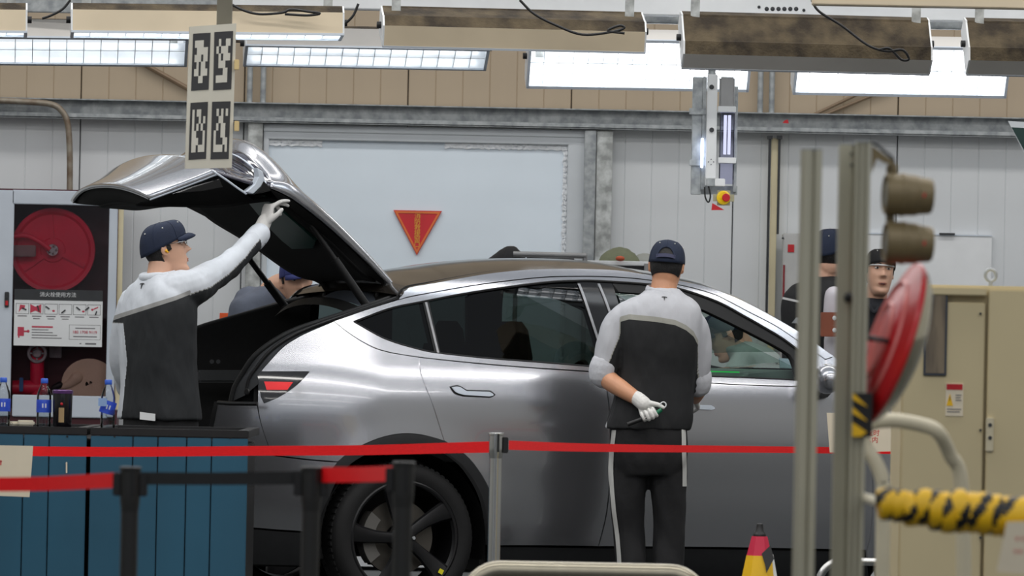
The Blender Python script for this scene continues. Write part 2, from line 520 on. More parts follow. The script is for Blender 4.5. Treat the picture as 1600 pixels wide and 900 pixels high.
# notice on the glass
nt = thing('usage_notice', 'white printed hose usage notice with dark header on the cabinet glass', 'sign', at(91, 541, Yc + .008))
mt = face_mtx(91, 497, Yc + .008)
bm = B(); quads(bm, mt, [(-69 * k, -44 * k, 69 * k, 44 * k)], .002); obj('sheet', bm, M['white'], nt)
bm = B(); quads(bm, mt, [(-69 * k, 27.5 * k, 69 * k, 44.3 * k)], .003); obj('header', bm, M['darkgrey'], nt)
text('消火栓使用方法', 8.2 * k, mt @ Matrix.Translation((-1 * k, 36 * k, .0035)), M['white'], nt)
ink = mat('grey_print', (110, 108, 112), .6); rink = mat('red_print', (196, 60, 84), .6)
bm = B()
for i in range(6):
    x0 = (-66.5 + i * 22.4) * k; x1 = x0 + 20.5 * k; y0, y1 = 5.5 * k, 22 * k
    t_ = .7 * k
    quads(bm, mt, [(x0, y0, x1, y0 + t_), (x0, y1 - t_, x1, y1), (x0, y0, x0 + t_, y1), (x1 - t_, y0, x1, y1)], .0026)
    quads(bm, mt, [(x0 + 3 * k, 1.5 * k, x1 - 3 * k, 3 * k)], .0026)
    if i in (1, 2, 3): quads(bm, mt, [(x0 + 5 * k, -2.2 * k, x1 - 5 * k, -.8 * k)], .0026)
for i in range(4): quads(bm, mt, [(-41 * k, (-19.5 - 4.2 * i) * k, (-15 + (i * 7) % 22) * k, (-18.2 - 4.2 * i) * k)], .0026)
quads(bm, mt, [(27 * k, -16 * k, 58 * k, -14.5 * k), (24 * k, -29 * k, 61 * k, -27.5 * k), (43 * k, -40.5 * k, 60 * k, -38 * k), (34 * k, -40 * k, 37 * k, -38.5 * k)], .0026)
for (a, b_, c, d_) in ((17.5, -33, 66.5, -32.5), (17.5, -10.5, 66.5, -10), (17.5, -33, 18, -10), (66, -33, 66.5, -10)): quads(bm, mt, [(a * k, b_ * k, c * k, d_ * k)], .0026)
obj('print_lines', bm, ink, nt)['kind'] = 'stuff'
bm = B()
mt2 = mt @ Matrix.Translation((0, 0, .0002))
def poly(pts): prism(bm, [(p[0] * k, p[1] * k) for p in pts], .0028, mt2)
poly([(-62, 8), (-60, 20), (-52, 19), (-53, 14), (-58, 13)]); poly([(-44, 7), (-44, 21), (-36, 17), (-36, 11)]); poly([(-36, 11), (-36, 17), (-27, 21), (-27, 7)])
for cx in (-7.5, 39): ball(bm, mt2 @ V((cx * k, 11 * k, 0)), 3 * k, 10, 6, (1, .3, .7))
ball(bm, mt2 @ V((53 * k, 14 * k, 0)), 2.6 * k, 10, 6, (1, .3, 1)); poly([(55, 14), (62, 17), (62, 19), (55, 16)])
poly([(-63, -29), (-63, -15), (-53, -15), (-53, -29)]); poly([(-53, -23), (-53, -20.5), (-47, -20.5), (-47, -23)]); ball(bm, mt2 @ V((-46.5 * k, -21.5 * k, 0)), 3 * k, 10, 6, (1, .3, 1)); poly([(-62, -32), (-60, -32), (-60, -29), (-62, -29)])
quads(bm, mt2, [(-41 * k, -15.5 * k, -8 * k, -13 * k)], .0028)
obj('red_pictograms', bm, rink, nt)['kind'] = 'stuff'
bm = B()
for (x0, y0, x1, y1) in ((-57, 15, -50, 12), (-30, 10, -33, 19), (-20, 18, -14, 14), (5, 8, 11, 13), (28, 18, 34, 13), (42, 13, 48, 18), (58, 6, 60, 12)):
    p, q = mt2 @ V((x0 * k, y0 * k, .002)), mt2 @ V((x1 * k, y1 * k, .002)); obb(bm, p, q, 2 * k, 2 * k, (0, 1, 0))
obj('dark_pictograms', bm, M['darkgrey'], nt)['kind'] = 'stuff'
text('180 1708 9119', 6.4 * k, mt @ Matrix.Translation((42 * k, -21.5 * k, .003)), rink, nt)

# hose reel: red drum with spokes behind the glass
hr = thing('hose_reel', 'red fire hose reel drum behind the cabinet glass', 'hose reel', at(84, 470, Yc + .15))
bm = B(); c = at(83, 391, Yc + .12); mx = axis_mtx(c, (0, -1, 0))
pk = [(0, .02), (18 * k, .02), (20 * k, .012), (56 * k, .012), (60 * k, .03), (66 * k, .032), (67 * k, .02), (66 * k, -.02), (60 * k, -.025), (0, -.025)]
lathe(bm, pk, 40, mx)
redm = mat('glossy_red_drum', (240, 36, 80), .28)
obj('drum', bm, redm, hr)
for a in (95, 215, 335):
    bm = B(); d = V((math.cos(R(a)), 0, math.sin(R(a)))); obb(bm, c + V((0, -.018, 0)) + d * 18 * k, c + V((0, -.018, 0)) + d * 56 * k, 7 * k, .014, (0, 1, 0), .003); obj('spoke', bm, redm, hr)
bm = B(); lathe(bm, [(0, .055), (9 * k, .055), (10 * k, .05), (10 * k, .02)], 20, mx)
for i in range(5):
    a = R(72 * i); ball(bm, c + V((math.cos(a) * 6 * k, -.057, math.sin(a) * 6 * k)), 2.2 * k, 8, 6)
obj('hub', bm, M['steel'], hr)
bm = B(); tube(bm, smooth_poly([at(10, 372, Yc + .06), at(40, 368, Yc + .06), at(62, 378, Yc + .06), at(78, 390, Yc + .06)], 6), 4.2 * k, 10); obj('feed_hose', bm, redm, hr)
bm = B(); obb(bm, at(2, 392, Yc + .055), at(56, 392, Yc + .055), .03, 18 * k, (0, 0, 1), .004); obj('swing_arm', bm, mat('grey_brown_arm', (150, 128, 128), .5), hr)
bm = B()
for i in range(7):
    rr = (30 + 3.7 * i) * k
    pts = [c + V((math.cos(R(a)) * rr, .055 + .0, math.sin(R(a)) * rr)) for a in range(0, 360, 12)]
    tube(bm, pts + [pts[0]], 2.2 * k, 6)
ho = obj('wound_hose', bm, redm, hr)
# rolled canvas hose, valve and riser
rh = thing('rolled_fire_hose', 'beige canvas hose roll lying at the bottom of the cabinet', 'hose', at(135, 632, Yc + .1))
canvas = mat('beige_canvas', (232, 216, 190), .8, bump=.3, bscale=120)
bm = B(); c = at(140, 600, Yc + .085); pts = []; 
for i in range(7 * 30):
    a = 2 * math.pi * i / 30; rr = (4 + 3.8 * i / 30) * k
    pts.append(c + V((math.cos(a) * rr * 1.12, 0, math.sin(a) * rr)))
tube(bm, pts, 1.55 * k, 6, (0, 1, 0), True, 9); obj('coil', bm, canvas, rh)
bm = B(); limb(bm, [at(120, 590, Yc + .085), at(108, 600, Yc + .085), at(93, 606, Yc + .085)], [10 * k, 7 * k, 4 * k], 10); obj('hose_tail', bm, canvas, rh)
bm = B(); limb(bm, [at(93, 602, Yc + .08), at(84, 606, Yc + .08)], [6 * k, 5 * k], 10, 2); obj('coupling', bm, M['black'], rh)
vl = thing('hydrant_valve', 'grey hand wheel valve on red pipe inside the cabinet', 'valve', at(55, 616, Yc + .12))
bm = B(); c = at(58, 552, Yc + .08); mx = axis_mtx(c, (0, -1, 0))
lathe(bm, [(15 * k, -.008), (16 * k, 0), (15 * k, .008), (11.5 * k, .008), (10.5 * k, 0), (11.5 * k, -.008), (15 * k, -.008)], 28, mx, False)
lathe(bm, [(0, .012), (6 * k, .012), (8 * k, 0), (6 * k, -.008), (0, -.008)], 20, mx); obb(bm, c + V((-12 * k, 0, 0)), c + V((12 * k, 0, 0)), .006, 2.5 * k); obb(bm, c + V((0, 0, -12 * k)), c + V((0, 0, 12 * k)), .006, 2.5 * k, (1, 0, 0))
obj('hand_wheel', bm, M['galv'], vl)
bm = B(); tube(bm, [c + V((0, .02, 0)), c + V((0, .1, 0))], 9 * k, 14); tube(bm, [at(58, 548, Yc + .12), at(58, 617, Yc + .12)], 11 * k, 14); tube(bm, [at(20, 606, Yc + .12), at(75, 606, Yc + .12)], 12 * k, 14); obj('red_pipe', bm, redm, vl)
bm = B(); pbox(bm, 30, 590, 36, 612, Yc + .06, .02, .003); obj('blue_lever', bm, mat('blue_lever', (60, 120, 180), .5), vl)
bm = B(); pbox(bm, 77, 540, 96, 559, Yc + .18, .03, .003); tag(obj('junction_plate', bm, M['galv']), 'small grey plate behind the hand wheel in the cabinet', 'plate')

# ---------------------------------------------------------------- things along the wall at right
gp = thing('control_panel', 'grey wall panel with red square sticker behind the car front', 'panel', at(1240, 700, WY - .2))
bm = B(); pbox(bm, 1219, 365, 1300, 880, WY - .2, .15, .006); obj('case', bm, mat('light_grey_case', (186, 186, 184), .5), gp)
bm = B(); pbox(bm, 1231, 382, 1241, 394, WY - .204, .003); obj('red_sticker', bm, M['red'], gp)
bm = B(); pbox(bm, 1223, 414, 1226, 478, WY - .206, .004); obj('red_strip', bm, mat('dark_red_strip', (130, 26, 36), .5), gp)
for yy in (372, 492):
    bm = B(); ball(bm, at(1223, yy, WY - .2), .006, 8, 6); obj('screw', bm, M['darkgrey'], gp)
wbd = thing('white_board', 'plain white board on the wall behind the electrical cabinet', 'board', at(1460, 560, WY - .03))
bm = B(); pbox(bm, 1352, 367, 1548, 560, WY - .03, .031); obj('board', bm, M['white'], wbd)
bm = B(); pbox(bm, 1350, 365.5, 1550, 367.5, WY - .035, .03); obj('top_rail', bm, M['alu_white'], wbd)
bm = B(); pbox(bm, 1468, 364, 1492, 367, WY - .05, .03); obj('dark_clip', bm, M['darkgrey'], wbd)

# trolley with covers behind the car roof
ty = 35.4; k = ty / F
tl = thing('tool_trolley', 'grey tube framed trolley behind the car roof', 'trolley', at(900, 900, ty))
bm = B()
tube(bm, [at(802, 397, ty), at(916, 400, ty)], 4.5 * k, 12); tube(bm, [at(914, 398, ty), at(914, 418, ty)], 3.6 * k, 12)
for xx in (806, 914, 1010):
    p = at(xx, 412, ty); tube(bm, [p, V((p.x, p.y, .05))], 3.6 * k, 10)
obj('tube_frame', bm, mat('grey_tube', (150, 150, 150), .4, .3), tl)
bm = B(); pbox(bm, 915, 408, 1060, 415, ty, .5, .004); pbox(bm, 800, 425, 1060, 431, ty, .5, .004); obj('shelf', bm, M['white'], tl)
bm = B(); pbox(bm, 965, 415, 1010, 424, ty + .05, .1, .004); pbox(bm, 1022, 413, 1030, 426, ty + .02, .1, .004); obj('dark_fittings', bm, M['darkgrey'], tl)
bm = B(); pbox(bm, 820, 402, 900, 410, ty + .1, .2, .01); obj('dark_bundle', bm, M['black'], tl)
def cloth_heap(name, pts, Y, depth, material, label, cat):
    """draped lump: outline (px) of its crown from left to right, hanging to the last height"""
    bm = B(); crown = resample(smooth_poly([at(x, y, Y) for x, y in pts], 5), 26); base = min(p.z for p in crown) - .02
    rings = []
    for i, p in enumerate(crown):
        h = max(.004, p.z - base)
        r = []
        for j in range(13):
            a = math.pi * j / 12
            r.append(V((p.x, p.y + depth / 2 - math.cos(a) * depth / 2 * min(1, .35 + h * 6), base + h * math.sin(a) ** .7 + .006 * noise.noise(V((i * .5, j * .6, 1))))))
        rings.append(r)
    loft(bm, rings, True, False); bmesh.ops.contextual_create(bm, geom=[])
    return tag(obj(name, bm, material, angle=80), label, cat)
cloth_heap('black_jacket', [(748, 412), (765, 402), (782, 390), (796, 384), (808, 387), (818, 397), (826, 410)], ty + .02, .3, mat('black_cloth', (26, 26, 28), .85, bump=.3), 'black jacket heaped on the trolley behind the car roof', 'jacket')
cloth_heap('green_bag', [(934, 410), (942, 397), (955, 389), (972, 386), (988, 392), (996, 400), (1004, 409)], ty + .05, .3, mat('olive_cloth', (112, 116, 92), .85, bump=.4), 'olive green cloth bag lying on the white trolley shelf', 'bag')
bm = B(); ball(bm, at(969, 404, ty - .02), 6 * k, 12, 8, (1.2, .8, .7)); tag(obj('orange_glove', bm, mat('orange_cloth', (190, 90, 60), .8)), 'small orange cloth lump in front of the olive bag', 'cloth')
cloth_heap('grey_bundle', [(986, 410), (996, 398), (1010, 396), (1024, 400), (1040, 410)], ty + .1, .25, mat('grey_cloth', (150, 152, 146), .85, bump=.4), 'pale grey cloth bundle beside the olive bag', 'cloth')
# carton far left of the boot opening
ct = thing('carton', 'small orange and red carton beyond the open boot', 'box', at(355, 506, 35))
bm = B(); pbox(bm, 343, 489, 364, 507, 35, .06, .002); obj('carton_body', bm, mat('orange_card', (230, 90, 30), .5), ct)
bm = B(); pbox(bm, 356, 490, 364.5, 500, 34.995, .05); obj('yellow_label', bm, mat('yellow_card', (240, 180, 50), .5), ct)
bm = B(); pbox(bm, 325, 506, 376, 516, 34.9, .4); [box(bm, (at(xx, 516, yy).x, yy, at(xx, 516, 34.9).z / 2), (.02, .02, at(xx, 516, 34.9).z)) for xx in (330, 369) for yy in (34.95, 35.25)]
tag(obj('side_stand', bm, M['darkgrey']), 'dark grey stand under the orange carton beyond the boot', 'stand')

# ---------------------------------------------------------------- inspection lamps
GANTRY = []
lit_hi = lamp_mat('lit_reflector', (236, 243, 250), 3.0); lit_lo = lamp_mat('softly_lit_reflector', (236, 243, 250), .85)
lampsoft = lamp_mat('dimmer_fluorescent_glow', (248, 252, 255), 3.2)
lampw = lamp_mat('fluorescent_glow', (250, 253, 255), 9.0)
reflm = mat('bright_reflector', (240, 244, 248), .3, .3, emit=.0)
flange_m = mat('cream_lamp_side', (222, 206, 178), .5, var=.05, scale=3)
flange_w = mat('white_lamp_side', (214, 210, 204), .5, var=.05, scale=3)
dusty = mat('dusty_lamp_back', (96, 84, 64), .9, rgb2=(52, 44, 34), scale=9, bump=.4, bscale=80)
def fixture(px0, px1, py0, py1, Y, tilt, label, side, wdt=.27, lamp=True, soft=False, hang=((.06, 1), (.94, 1))):
    """px,py: ends of the axis through the middle of the open face's near... axis centre; tilt turns the open face toward the viewer"""
    a, b = at(px0, py0, Y), at(px1, py1, Y + .1)
    L_ = (b - a).length; ax = (b - a).normalized()
    up0 = V((0, 0, 1)); up0 = (up0 - ax * up0.dot(ax)).normalized(); ac = ax.cross(up0)   # ac points away from the viewer? fix below
    if ac.y < 0: ac = -ac
    q = Quaternion(ax, tilt)
    if (q @ V((0, 0, -1))).y > 0 and tilt > 0: q = Quaternion(ax, -tilt)
    elif tilt < 0 and (q @ V((0, 0, -1))).y < 0: q = Quaternion(ax, -tilt)
    u, c = q @ up0, q @ ac
    t = thing('inspection_lamp', label, 'lamp', (a + b) / 2 + V((0, 0, -.06)))
    P = lambda s, x, z: a + ax * (s * L_) + c * x + u * z
    h = .05; hw = wdt / 2
    # housing: open trough (outer skin with thickness)
    prof = [(-hw, -h), (-hw, h), (-hw * .62, h + .035), (-hw * .55, h + .03), (hw * .55, h + .03), (hw * .62, h + .035), (hw, h), (hw, -h), (hw - .004, -h), (hw - .004, h - .006), (hw * .5, h + .018), (-hw * .5, h + .018), (-hw + .004, h - .006), (-hw + .004, -h)]
    bm = B(); loft(bm, [[P(s, x, z) for x, z in prof] for s in (0, 1)], True)
    ho = obj('housing', bm, [side, dusty, reflm], t, angle=25)
    for p in ho.data.polygons:
        n = V(p.normal)
        loc = p.center + wloc(t) - a
        z = loc.dot(u); x = loc.dot(c)
        if z > h - .0005 and n.dot(u) > .3: p.material_index = 1
        elif abs(x) < hw - .001 and n.dot(u) < .2: p.material_index = 2
    for s in (0, 1):
        bm = B(); e = ax * (.004 if s else -.004)
        loft(bm, [[P(s, x, z) + e * f for x, z in prof[:8]] for f in (0, 2)], True); cp = obj('end_cap', bm, M['white'], t, angle=25)
        bm = B(); tube(bm, [P(s, 0, h * .3) + e * 2, P(s, 0, h * .3) + e * 7], .016, 12); obj('knob', bm, M['black'], cp)
    if lamp:
        bm = B()
        for x in (-hw * .45, hw * .45): tube(bm, [P(.03, x, .012), P(.97, x, .012)], .013, 10)
        obj('fluorescent_tube', bm, lampw if not soft else lampsoft, t)
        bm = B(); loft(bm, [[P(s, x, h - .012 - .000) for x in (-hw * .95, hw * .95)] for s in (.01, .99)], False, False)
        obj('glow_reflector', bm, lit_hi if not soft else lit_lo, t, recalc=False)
        bm = B()
        n = 15; e_ = .0013
        for i in range(1, n): 
            loft(bm, [[P(i / n - e_, x, z) for x, z in ((-hw + .005, -h + .004), (hw - .005, -h + .004), (hw - .005, .0), (-hw + .005, .0))], [P(i / n + e_, x, z) for x, z in ((-hw + .005, -h + .004), (hw - .005, -h + .004), (hw - .005, .0), (-hw + .005, .0))]], True)
        for x in (0,): loft(bm, [[P(s, x + dx, z) for dx, z in ((-.002, -h + .004), (.002, -h + .004), (.002, .0), (-.002, .0))] for s in (.005, .995)], True)
        obj('louvre', bm, reflm, t)
        bm = B()
        for x in (-hw + .006, hw - .006): loft(bm, [[P(s, x + dx, z) for dx, z in ((-.008, -h - .006), (.008, -h - .006), (.008, -h + .004), (-.008, -h + .004))] for s in (-.004, 1.004)], True)
        for s in (-.002, .998): loft(bm, [[P(s + ds, x, z) for ds, z in ((-.004, -h - .006), (.008, -h - .006), (.008, -h + .004), (-.004, -h + .004))] for x in (-hw, hw)], True)
        obj('rim', bm, M['alu_white'], t)
    for s, f in hang:
        bm = B(); p = P(s, 0, h * .3)
        e = -.012 if s < .5 else .012
        # flat strap from the lamp up to the trunking
        obb(bm, p + ax * e + V((0, -.0, -.012)), V((p.x, p.y, 3.153)) + ax * e, .042, .006, (0, 1, 0)); GANTRY.append(V((p.x, p.y, 3.17)) + ax * e); obj('hanger_strap', bm, M['galv_light'], t)
    return t, P
YA, YB = 31.0, 34.2
strA = ((-.005, 1), (1.005, 1))
fixture(-410, 40, 31, 36, YA - .2, R(2), 'cream lamp end with black knob at the top left corner', flange_m)
fixture(113, 533, 36, 41, YA, R(3), 'cream sided lamp hanging just behind the marker board', flange_m)
fixture(598, 1003, 44, 54, YA, R(-18), 'cream lamp with dusty top in the middle of the near row', flange_m)
fixture(1066, 1449, 62, 72, YA + .2, R(-50), 'large dark backed lamp tilted away, second from right in near row', flange_w)
fixture(1510, 1890, 72, 80, YA + .3, R(-50), 'dark backed lamp cut off by the right edge', flange_w)
fixture(-110, 291, 64, 68, YB - 1, R(28), 'glowing louvre lamp at far left, below the cream lamps', flange_w, .27, soft=True)
fixture(384, 760, 72, 79, YB - .6, R(22), 'glowing louvre lamp right of the marker board', flange_w, .25, soft=True)
fixture(826, 1170, 90, 96, YB, R(55), 'brightest glowing lamp tilted toward the viewer, left of the hanging light', flange_w, .30)
fixture(1243, 1573, 100, 106, YB + .1, R(55), 'glowing lamp tilted toward the viewer at the far right', flange_w, .30)
gn = thing('lamp_gantry', 'grey rail frame above the picture that carries the inspection lamps', 'frame', (0, 32.5, 3.16))
bm = B()
for i in range(0, len(GANTRY), 2): obb(bm, GANTRY[i], GANTRY[i + 1], .05, .03)
for x in (-3.0, -1.5, 0, 1.5, 3.0): box(bm, (x, 32.6, 3.20), (.05, 4.4, .04))
gf = obj('rail_frame', bm, M['galv'], gn)
# white cable trunking over the lamps
tk = thing('cable_trunking', 'long white cable trunking above the inspection lamps', 'trunking', at(980, 20, 33))
bm = B()
a, b = at(355, 4, 33), at(1640, 24, 33)
def zbar(bm, xa, ya, xb, yb, Y, hh, dep): 
    p, q = at(xa, ya, Y), at(xb, yb, Y); z = (p.z + q.z) / 2
    box(bm, ((p.x + q.x) / 2, Y + dep / 2, z + hh / 2), (q.x - p.x, dep, hh), None, .004)
zbar(bm, 355, 10, 1700, 37, 33, .13, .16); obj('channel', bm, M['white'], tk)
bm = B(); zbar(bm, -300, 12, 355, 25, 33.05, .10, .05); zbar(bm, 780, 30, 1700, 52, 33.3, .09, .06); obj('rail', bm, M['galv'], tk)
bm = B()
for i in range(6): ball(bm, at(1198 + 9.2 * i, 14, 32.999), .011, 8, 6, (1, .3, 1))
ball(bm, at(1186, 11, 32.999), .008, 8, 6); ball(bm, at(1256, 16, 32.999), .008, 8, 6); obj('knockouts', bm, M['darkgrey'], tk)
bt = thing('cream_beam', 'cream lamp beam running along the top right edge', 'beam', at(1440, 3, 30.4))
bm = B(); zbar(bm, 1270, 2, 1800, 22, 30.4, .14, .14); obj('beam', bm, flange_m, bt)
bm = B(); zbar(bm, 1290, 5, 1430, 9, 30.42, .01, .1); obj('lit_slot', bm, lampw, bt)
# black lamp cables
for pts, Y, lb in (([(812, 0), (835, 22), (870, 40), (910, 54), (955, 50), (975, 44), (968, 40), (950, 48), (976, 52)], YA - .19, 'black cable drooping over the middle lamp of the near row'),
                   ([(1268, 0), (1280, 18), (1315, 40), (1355, 70), (1385, 80), (1410, 78), (1420, 92), (1408, 93), (1390, 76), (1372, 78)], YA - .08, 'black cable drooping over the large dark backed lamp'),
                   ([(360, 6), (380, 16), (405, 22), (440, 20), (455, 15), (480, 18), (500, 21), (480, 24), (445, 22)], YA - .12, 'tangled black cable on the cream lamp by the marker board'),
                   ([(110, 0), (98, 14), (80, 24), (66, 29)], YA - .05, 'thin black cable beside the top left lamps'),
                   ([(560, 6), (552, 24), (540, 36), (526, 42)], YA + .05, 'short black cable between the cream lamps')):
    bm = B(); tube(bm, smooth_poly([at(x, y, Y) for x, y in pts], 6), .006, 8); tag(obj('lamp_cable', bm, M['black']), lb, 'cable')
# brown box section over the far left lamps
bb = mat('stained_steel_beam', (126, 112, 96), .6, .3, rgb2=(82, 68, 54), scale=7)
bm = B(); zbar(bm, -200, 58, 720, 70, 33.9, .085, .06); tag(obj('stained_beam', bm, bb), 'stained brown steel beam behind the left lamps', 'beam')

# ---------------------------------------------------------------- hanging marker board
hb = thing('marker_board', 'hanging cream board with four black and white marker codes', 'sign', at(330, 266, 28))
kb = 28 / F
mt = face_mtx(331, 151, 28, yaw=R(12)); cy = 1 / math.cos(R(12)); 
def bp(px, py):    # photograph pixel to board plane
    dx = px - 331; dy = 151 - py
    c, s = math.cos(ROLL), math.sin(ROLL)
    return ((dx * c - dy * s) * kb * cy, (dx * s + dy * c) * kb)
Q = lambda pts: [bp(*p) for p in pts]
bm = B(); prism(bm, Q([(290, 264), (362, 262), (369, 36), (297, 42)]), .018, mt @ Matrix.Translation((0, 0, -.018))); obj('board', bm, mat('aged_cream_board', (206, 202, 188), .6, var=.05), hb)
bm = B(); pbox(bm, 339, -30, 362, 40, 28.05, .09); obj('hanger_post', bm, mat('olive_brown_post', (112, 108, 94), .5), hb)
for yy in (101, 197):
    bm = B(); pbox(bm, 366, yy - 8, 373.5, yy + 8, 28.0, .02, .002); obj('cream_block', bm, mat('cream_block', (214, 190, 136), .5) if 'cream_block' not in bpy.data.materials else bpy.data.materials['cream_block'], hb)
tags4 = {  # corner pixels of each black field, then its rows of cells
    'a': ([(302, 53), (329, 51), (326, 140), (299, 142)], ['........', '.####...', '..#####.', '.###.##.', '..#.##..', '.##.###.', '...##...', '........']),
    'b': ([(335, 50), (364, 48), (361, 139), (333, 141)], ['........', '..#..##.', '.#.###..', '..#.###.', '..###...', '....##..', '.#####..', '........']),
    'c': ([(298, 161), (325, 159), (322, 248), (295, 250)], ['........', '.#.##...', '.#..#.#.', '.#.#.#..', '.##...#.', '.###..#.', '.##.###.', '........']),
    'd': ([(331.5, 159), (360, 158), (357, 248), (329, 249)], ['........', '..#.#.#.', '...##...', '..#.##..', '.#..##..', '.#...##.', '.####.#.', '........'])}
chalk = mat('marker_white', (206, 203, 192), .6)
for key, (cs, rows) in tags4.items():
    bm = B(); prism(bm, Q([cs[3], cs[2], cs[1], cs[0]]), .002, mt); f = obj('marker_field', bm, mat('marker_black', (52, 52, 54), .6) if 'marker_black' not in bpy.data.materials else bpy.data.materials['marker_black'], hb)
    bm = B(); C4 = [V(bp(*c)) for c in cs]
    def uv(u, v): return (C4[0].lerp(C4[1], u)).lerp(C4[3].lerp(C4[2], u), v)
    for j, row in enumerate(rows):
        for i, ch in enumerate(row):
            if ch == '#': prism(bm, [uv(i / 8, (j + 1) / 8 + .002), uv((i + 1) / 8, (j + 1) / 8 + .002), uv((i + 1) / 8, j / 8), uv(i / 8, j / 8)], .003, mt)
    obj('marker_cells', bm, chalk, f)

# ---------------------------------------------------------------- hanging light with emergency stop
Yh = 33.5; k = Yh / F
hl = thing('hanging_tool_light', 'hanging white tool light with yellow emergency stop above the car', 'light', at(1118, 325, Yh))
bm = B(); pbox(bm, 1081, 120, 1097, 304, Yh + .04, .05, .003); pbox(bm, 1097, 120, 1103, 296, Yh + .03, .05); pbox(bm, 1081, 290, 1152, 304, Yh + .1, .01); pbox(bm, 1147, 135, 1152, 300, Yh + .05, .05); obj('carrier_profile', bm, M['galv'], hl)
bm = B(); pbox(bm, 1104, 116, 1120, 280, Yh - .02, .05, .004); obj('white_profile', bm, M['white'], hl)
for yy in (136, 203):
    bm = B(); tube(bm, [at(1112, yy, Yh - .03), at(1112, yy, Yh - .018)], 3.8 * k, 14); obj('hole_plug', bm, M['darkgrey'], hl)
bm = B()
for dx, dy in ((0, -4), (0, 4), (-4, 0), (4, 0)): ball(bm, at(1111 + dx, 253 + dy, Yh - .021), .9 * k, 8, 6)
obj('vent_dots', bm, M['darkgrey'], hl)
bm = B(); pbox(bm, 1124, 120, 1148, 170, Yh + .02, .05, .008); obj('grey_tube_cover', bm, mat('grey_cover', (150, 150, 150), .4), hl)
lil = glass('lilac_tube', (232, 233, 248), 1.2)
bm = B(); c1, c2 = at(1137, 168, Yh + .04), at(1137, 288, Yh + .04); tube(bm, [c1, V((c1.x, c1.y, c2.z))], 12 * k, 20); obj('clear_tube', bm, lil, hl)
bm = B(); 
for xx in (1133.5, 1140): 
    p = at(xx, 180, Yh + .04); tube(bm, [p, V((p.x, p.y, at(xx, 241, Yh).z))], 2.4 * k, 10)
obj('tube_core', bm, lamp_mat('white_core', (225, 228, 250), 1.2), hl)
bm = B(); pbox(bm, 1095, 216, 1099, 262, Yh + .0, .02, .002); obj('led_strip', bm, lamp_mat('led_glow', (214, 226, 255), 5), hl)
for y0 in (166, 246):
    bm = B(); pbox(bm, 1122, y0, 1150, y0 + 9, Yh, .06, .002); obj('white_clip', bm, M['white'], hl)
    bm = B(); pbox(bm, 1077, y0 + 3, 1104, y0 + 13, Yh + .02, .03, .002); obj('side_bracket', bm, M['galv'], hl)
bm = B(); pbox(bm, 1117, 279, 1133, 291, Yh - .03, .06, .003); obj('white_end_block', bm, M['white'], hl)
bm = B(); pbox(bm, 1104, 279, 1117, 291, Yh - .028, .05, .003); obj('grey_end_block', bm, M['galv'], hl)
bm = B(); c = at(1131, 309, Yh - .02); box(bm, c + V((0, .03, 0)), (.105, .07, .075), None, .02); es = obj('stop_box', bm, mat('grey_yellow_case', (176, 170, 140), .5), hl)
bm = B(); lathe(bm, [(0, .012), (9 * k, .012), (11 * k, .006), (11 * k, 0)], 24, axis_mtx(c + V((-.003, -.006, 0)), (.25, -1, 0))); obj('yellow_collar', bm, mat('signal_yellow', (244, 204, 20), .4), es)
bm = B(); lathe(bm, [(0, .03), (5.5 * k, .03), (6.5 * k, .026), (6 * k, .018), (3 * k, .016), (3 * k, 0)], 20, axis_mtx(c + V((.004, -.014, 0)), (.25, -1, 0))); obj('red_button', bm, M['red'], es)
bm = B(); prism(bm, [(-.03, -.018), (.035, -.016), (-.026, .018)], .003, face_mtx(1121, 323, Yh - .02)); obj('red_flag', bm, M['red'], es)
bm = B(); tube(bm, smooth_poly([at(1101, 292, Yh), at(1102, 308, Yh), at(1107, 316, Yh), at(1110, 306, Yh), at(1107, 291, Yh)], 6), .004, 6); obj('loop_wire', bm, M['black'], hl)
bm = B(); p = at(1112, 118, Yh + .03); tube(bm, [p, V((p.x, p.y, 3.0))], .02, 10); obj('drop_rod', bm, M['galv'], hl)
# ================================================================ THE CAR
TH = R(22)
EF = V((math.cos(TH), math.sin(TH), 0)); EL = V((-math.sin(TH), math.cos(TH), 0))
HUB = at(636, 841, 31.25)
CO = V((HUB.x, HUB.y, 0)); RW = HUB.z
CW = 1.92
def T(x, d, z): return CO + EF * x + EL * d + V((0, 0, z))
def inv(p):
    q = V(p) - CO; return q.dot(EF), q.dot(EL), q.z
def px_d(px, py, d):
    """point on the plane at inset d from the near side"""
    r = ray(px, py); t = (d - (CAM - CO).dot(EL)) / r.dot(EL)
    return CAM + r * t
GZ = [(.10, .18), (.18, .13), (.28, .085), (.45, .040), (.65, .013), (.80, .001), (.92, .0), (1.0, .008), (1.07, .024), (1.13, .044), (1.20, .074), (1.28, .108), (1.40, .159), (1.50, .205), (1.58, .258), (1.66, .355), (1.8, .53)]
def gz(z):
    z = min(max(z, GZ[0][0]), GZ[-1][0] - 1e-6)
    for i in range(len(GZ) - 1):
        if GZ[i][0] <= z <= GZ[i + 1][0]: break
    def slope(k):
        k0, k1 = max(0, k - 1), min(len(GZ) - 1, k + 1)
        return (GZ[k1][1] - GZ[k0][1]) / (GZ[k1][0] - GZ[k0][0])
    h = GZ[i + 1][0] - GZ[i][0]; t = (z - GZ[i][0]) / h
    a, b, m0, m1 = GZ[i][1], GZ[i + 1][1], slope(i) * h, slope(i + 1) * h
    return (2 * t ** 3 - 3 * t * t + 1) * a + (t ** 3 - 2 * t * t + t) * m0 + (-2 * t ** 3 + 3 * t * t) * b + (t ** 3 - t * t) * m1
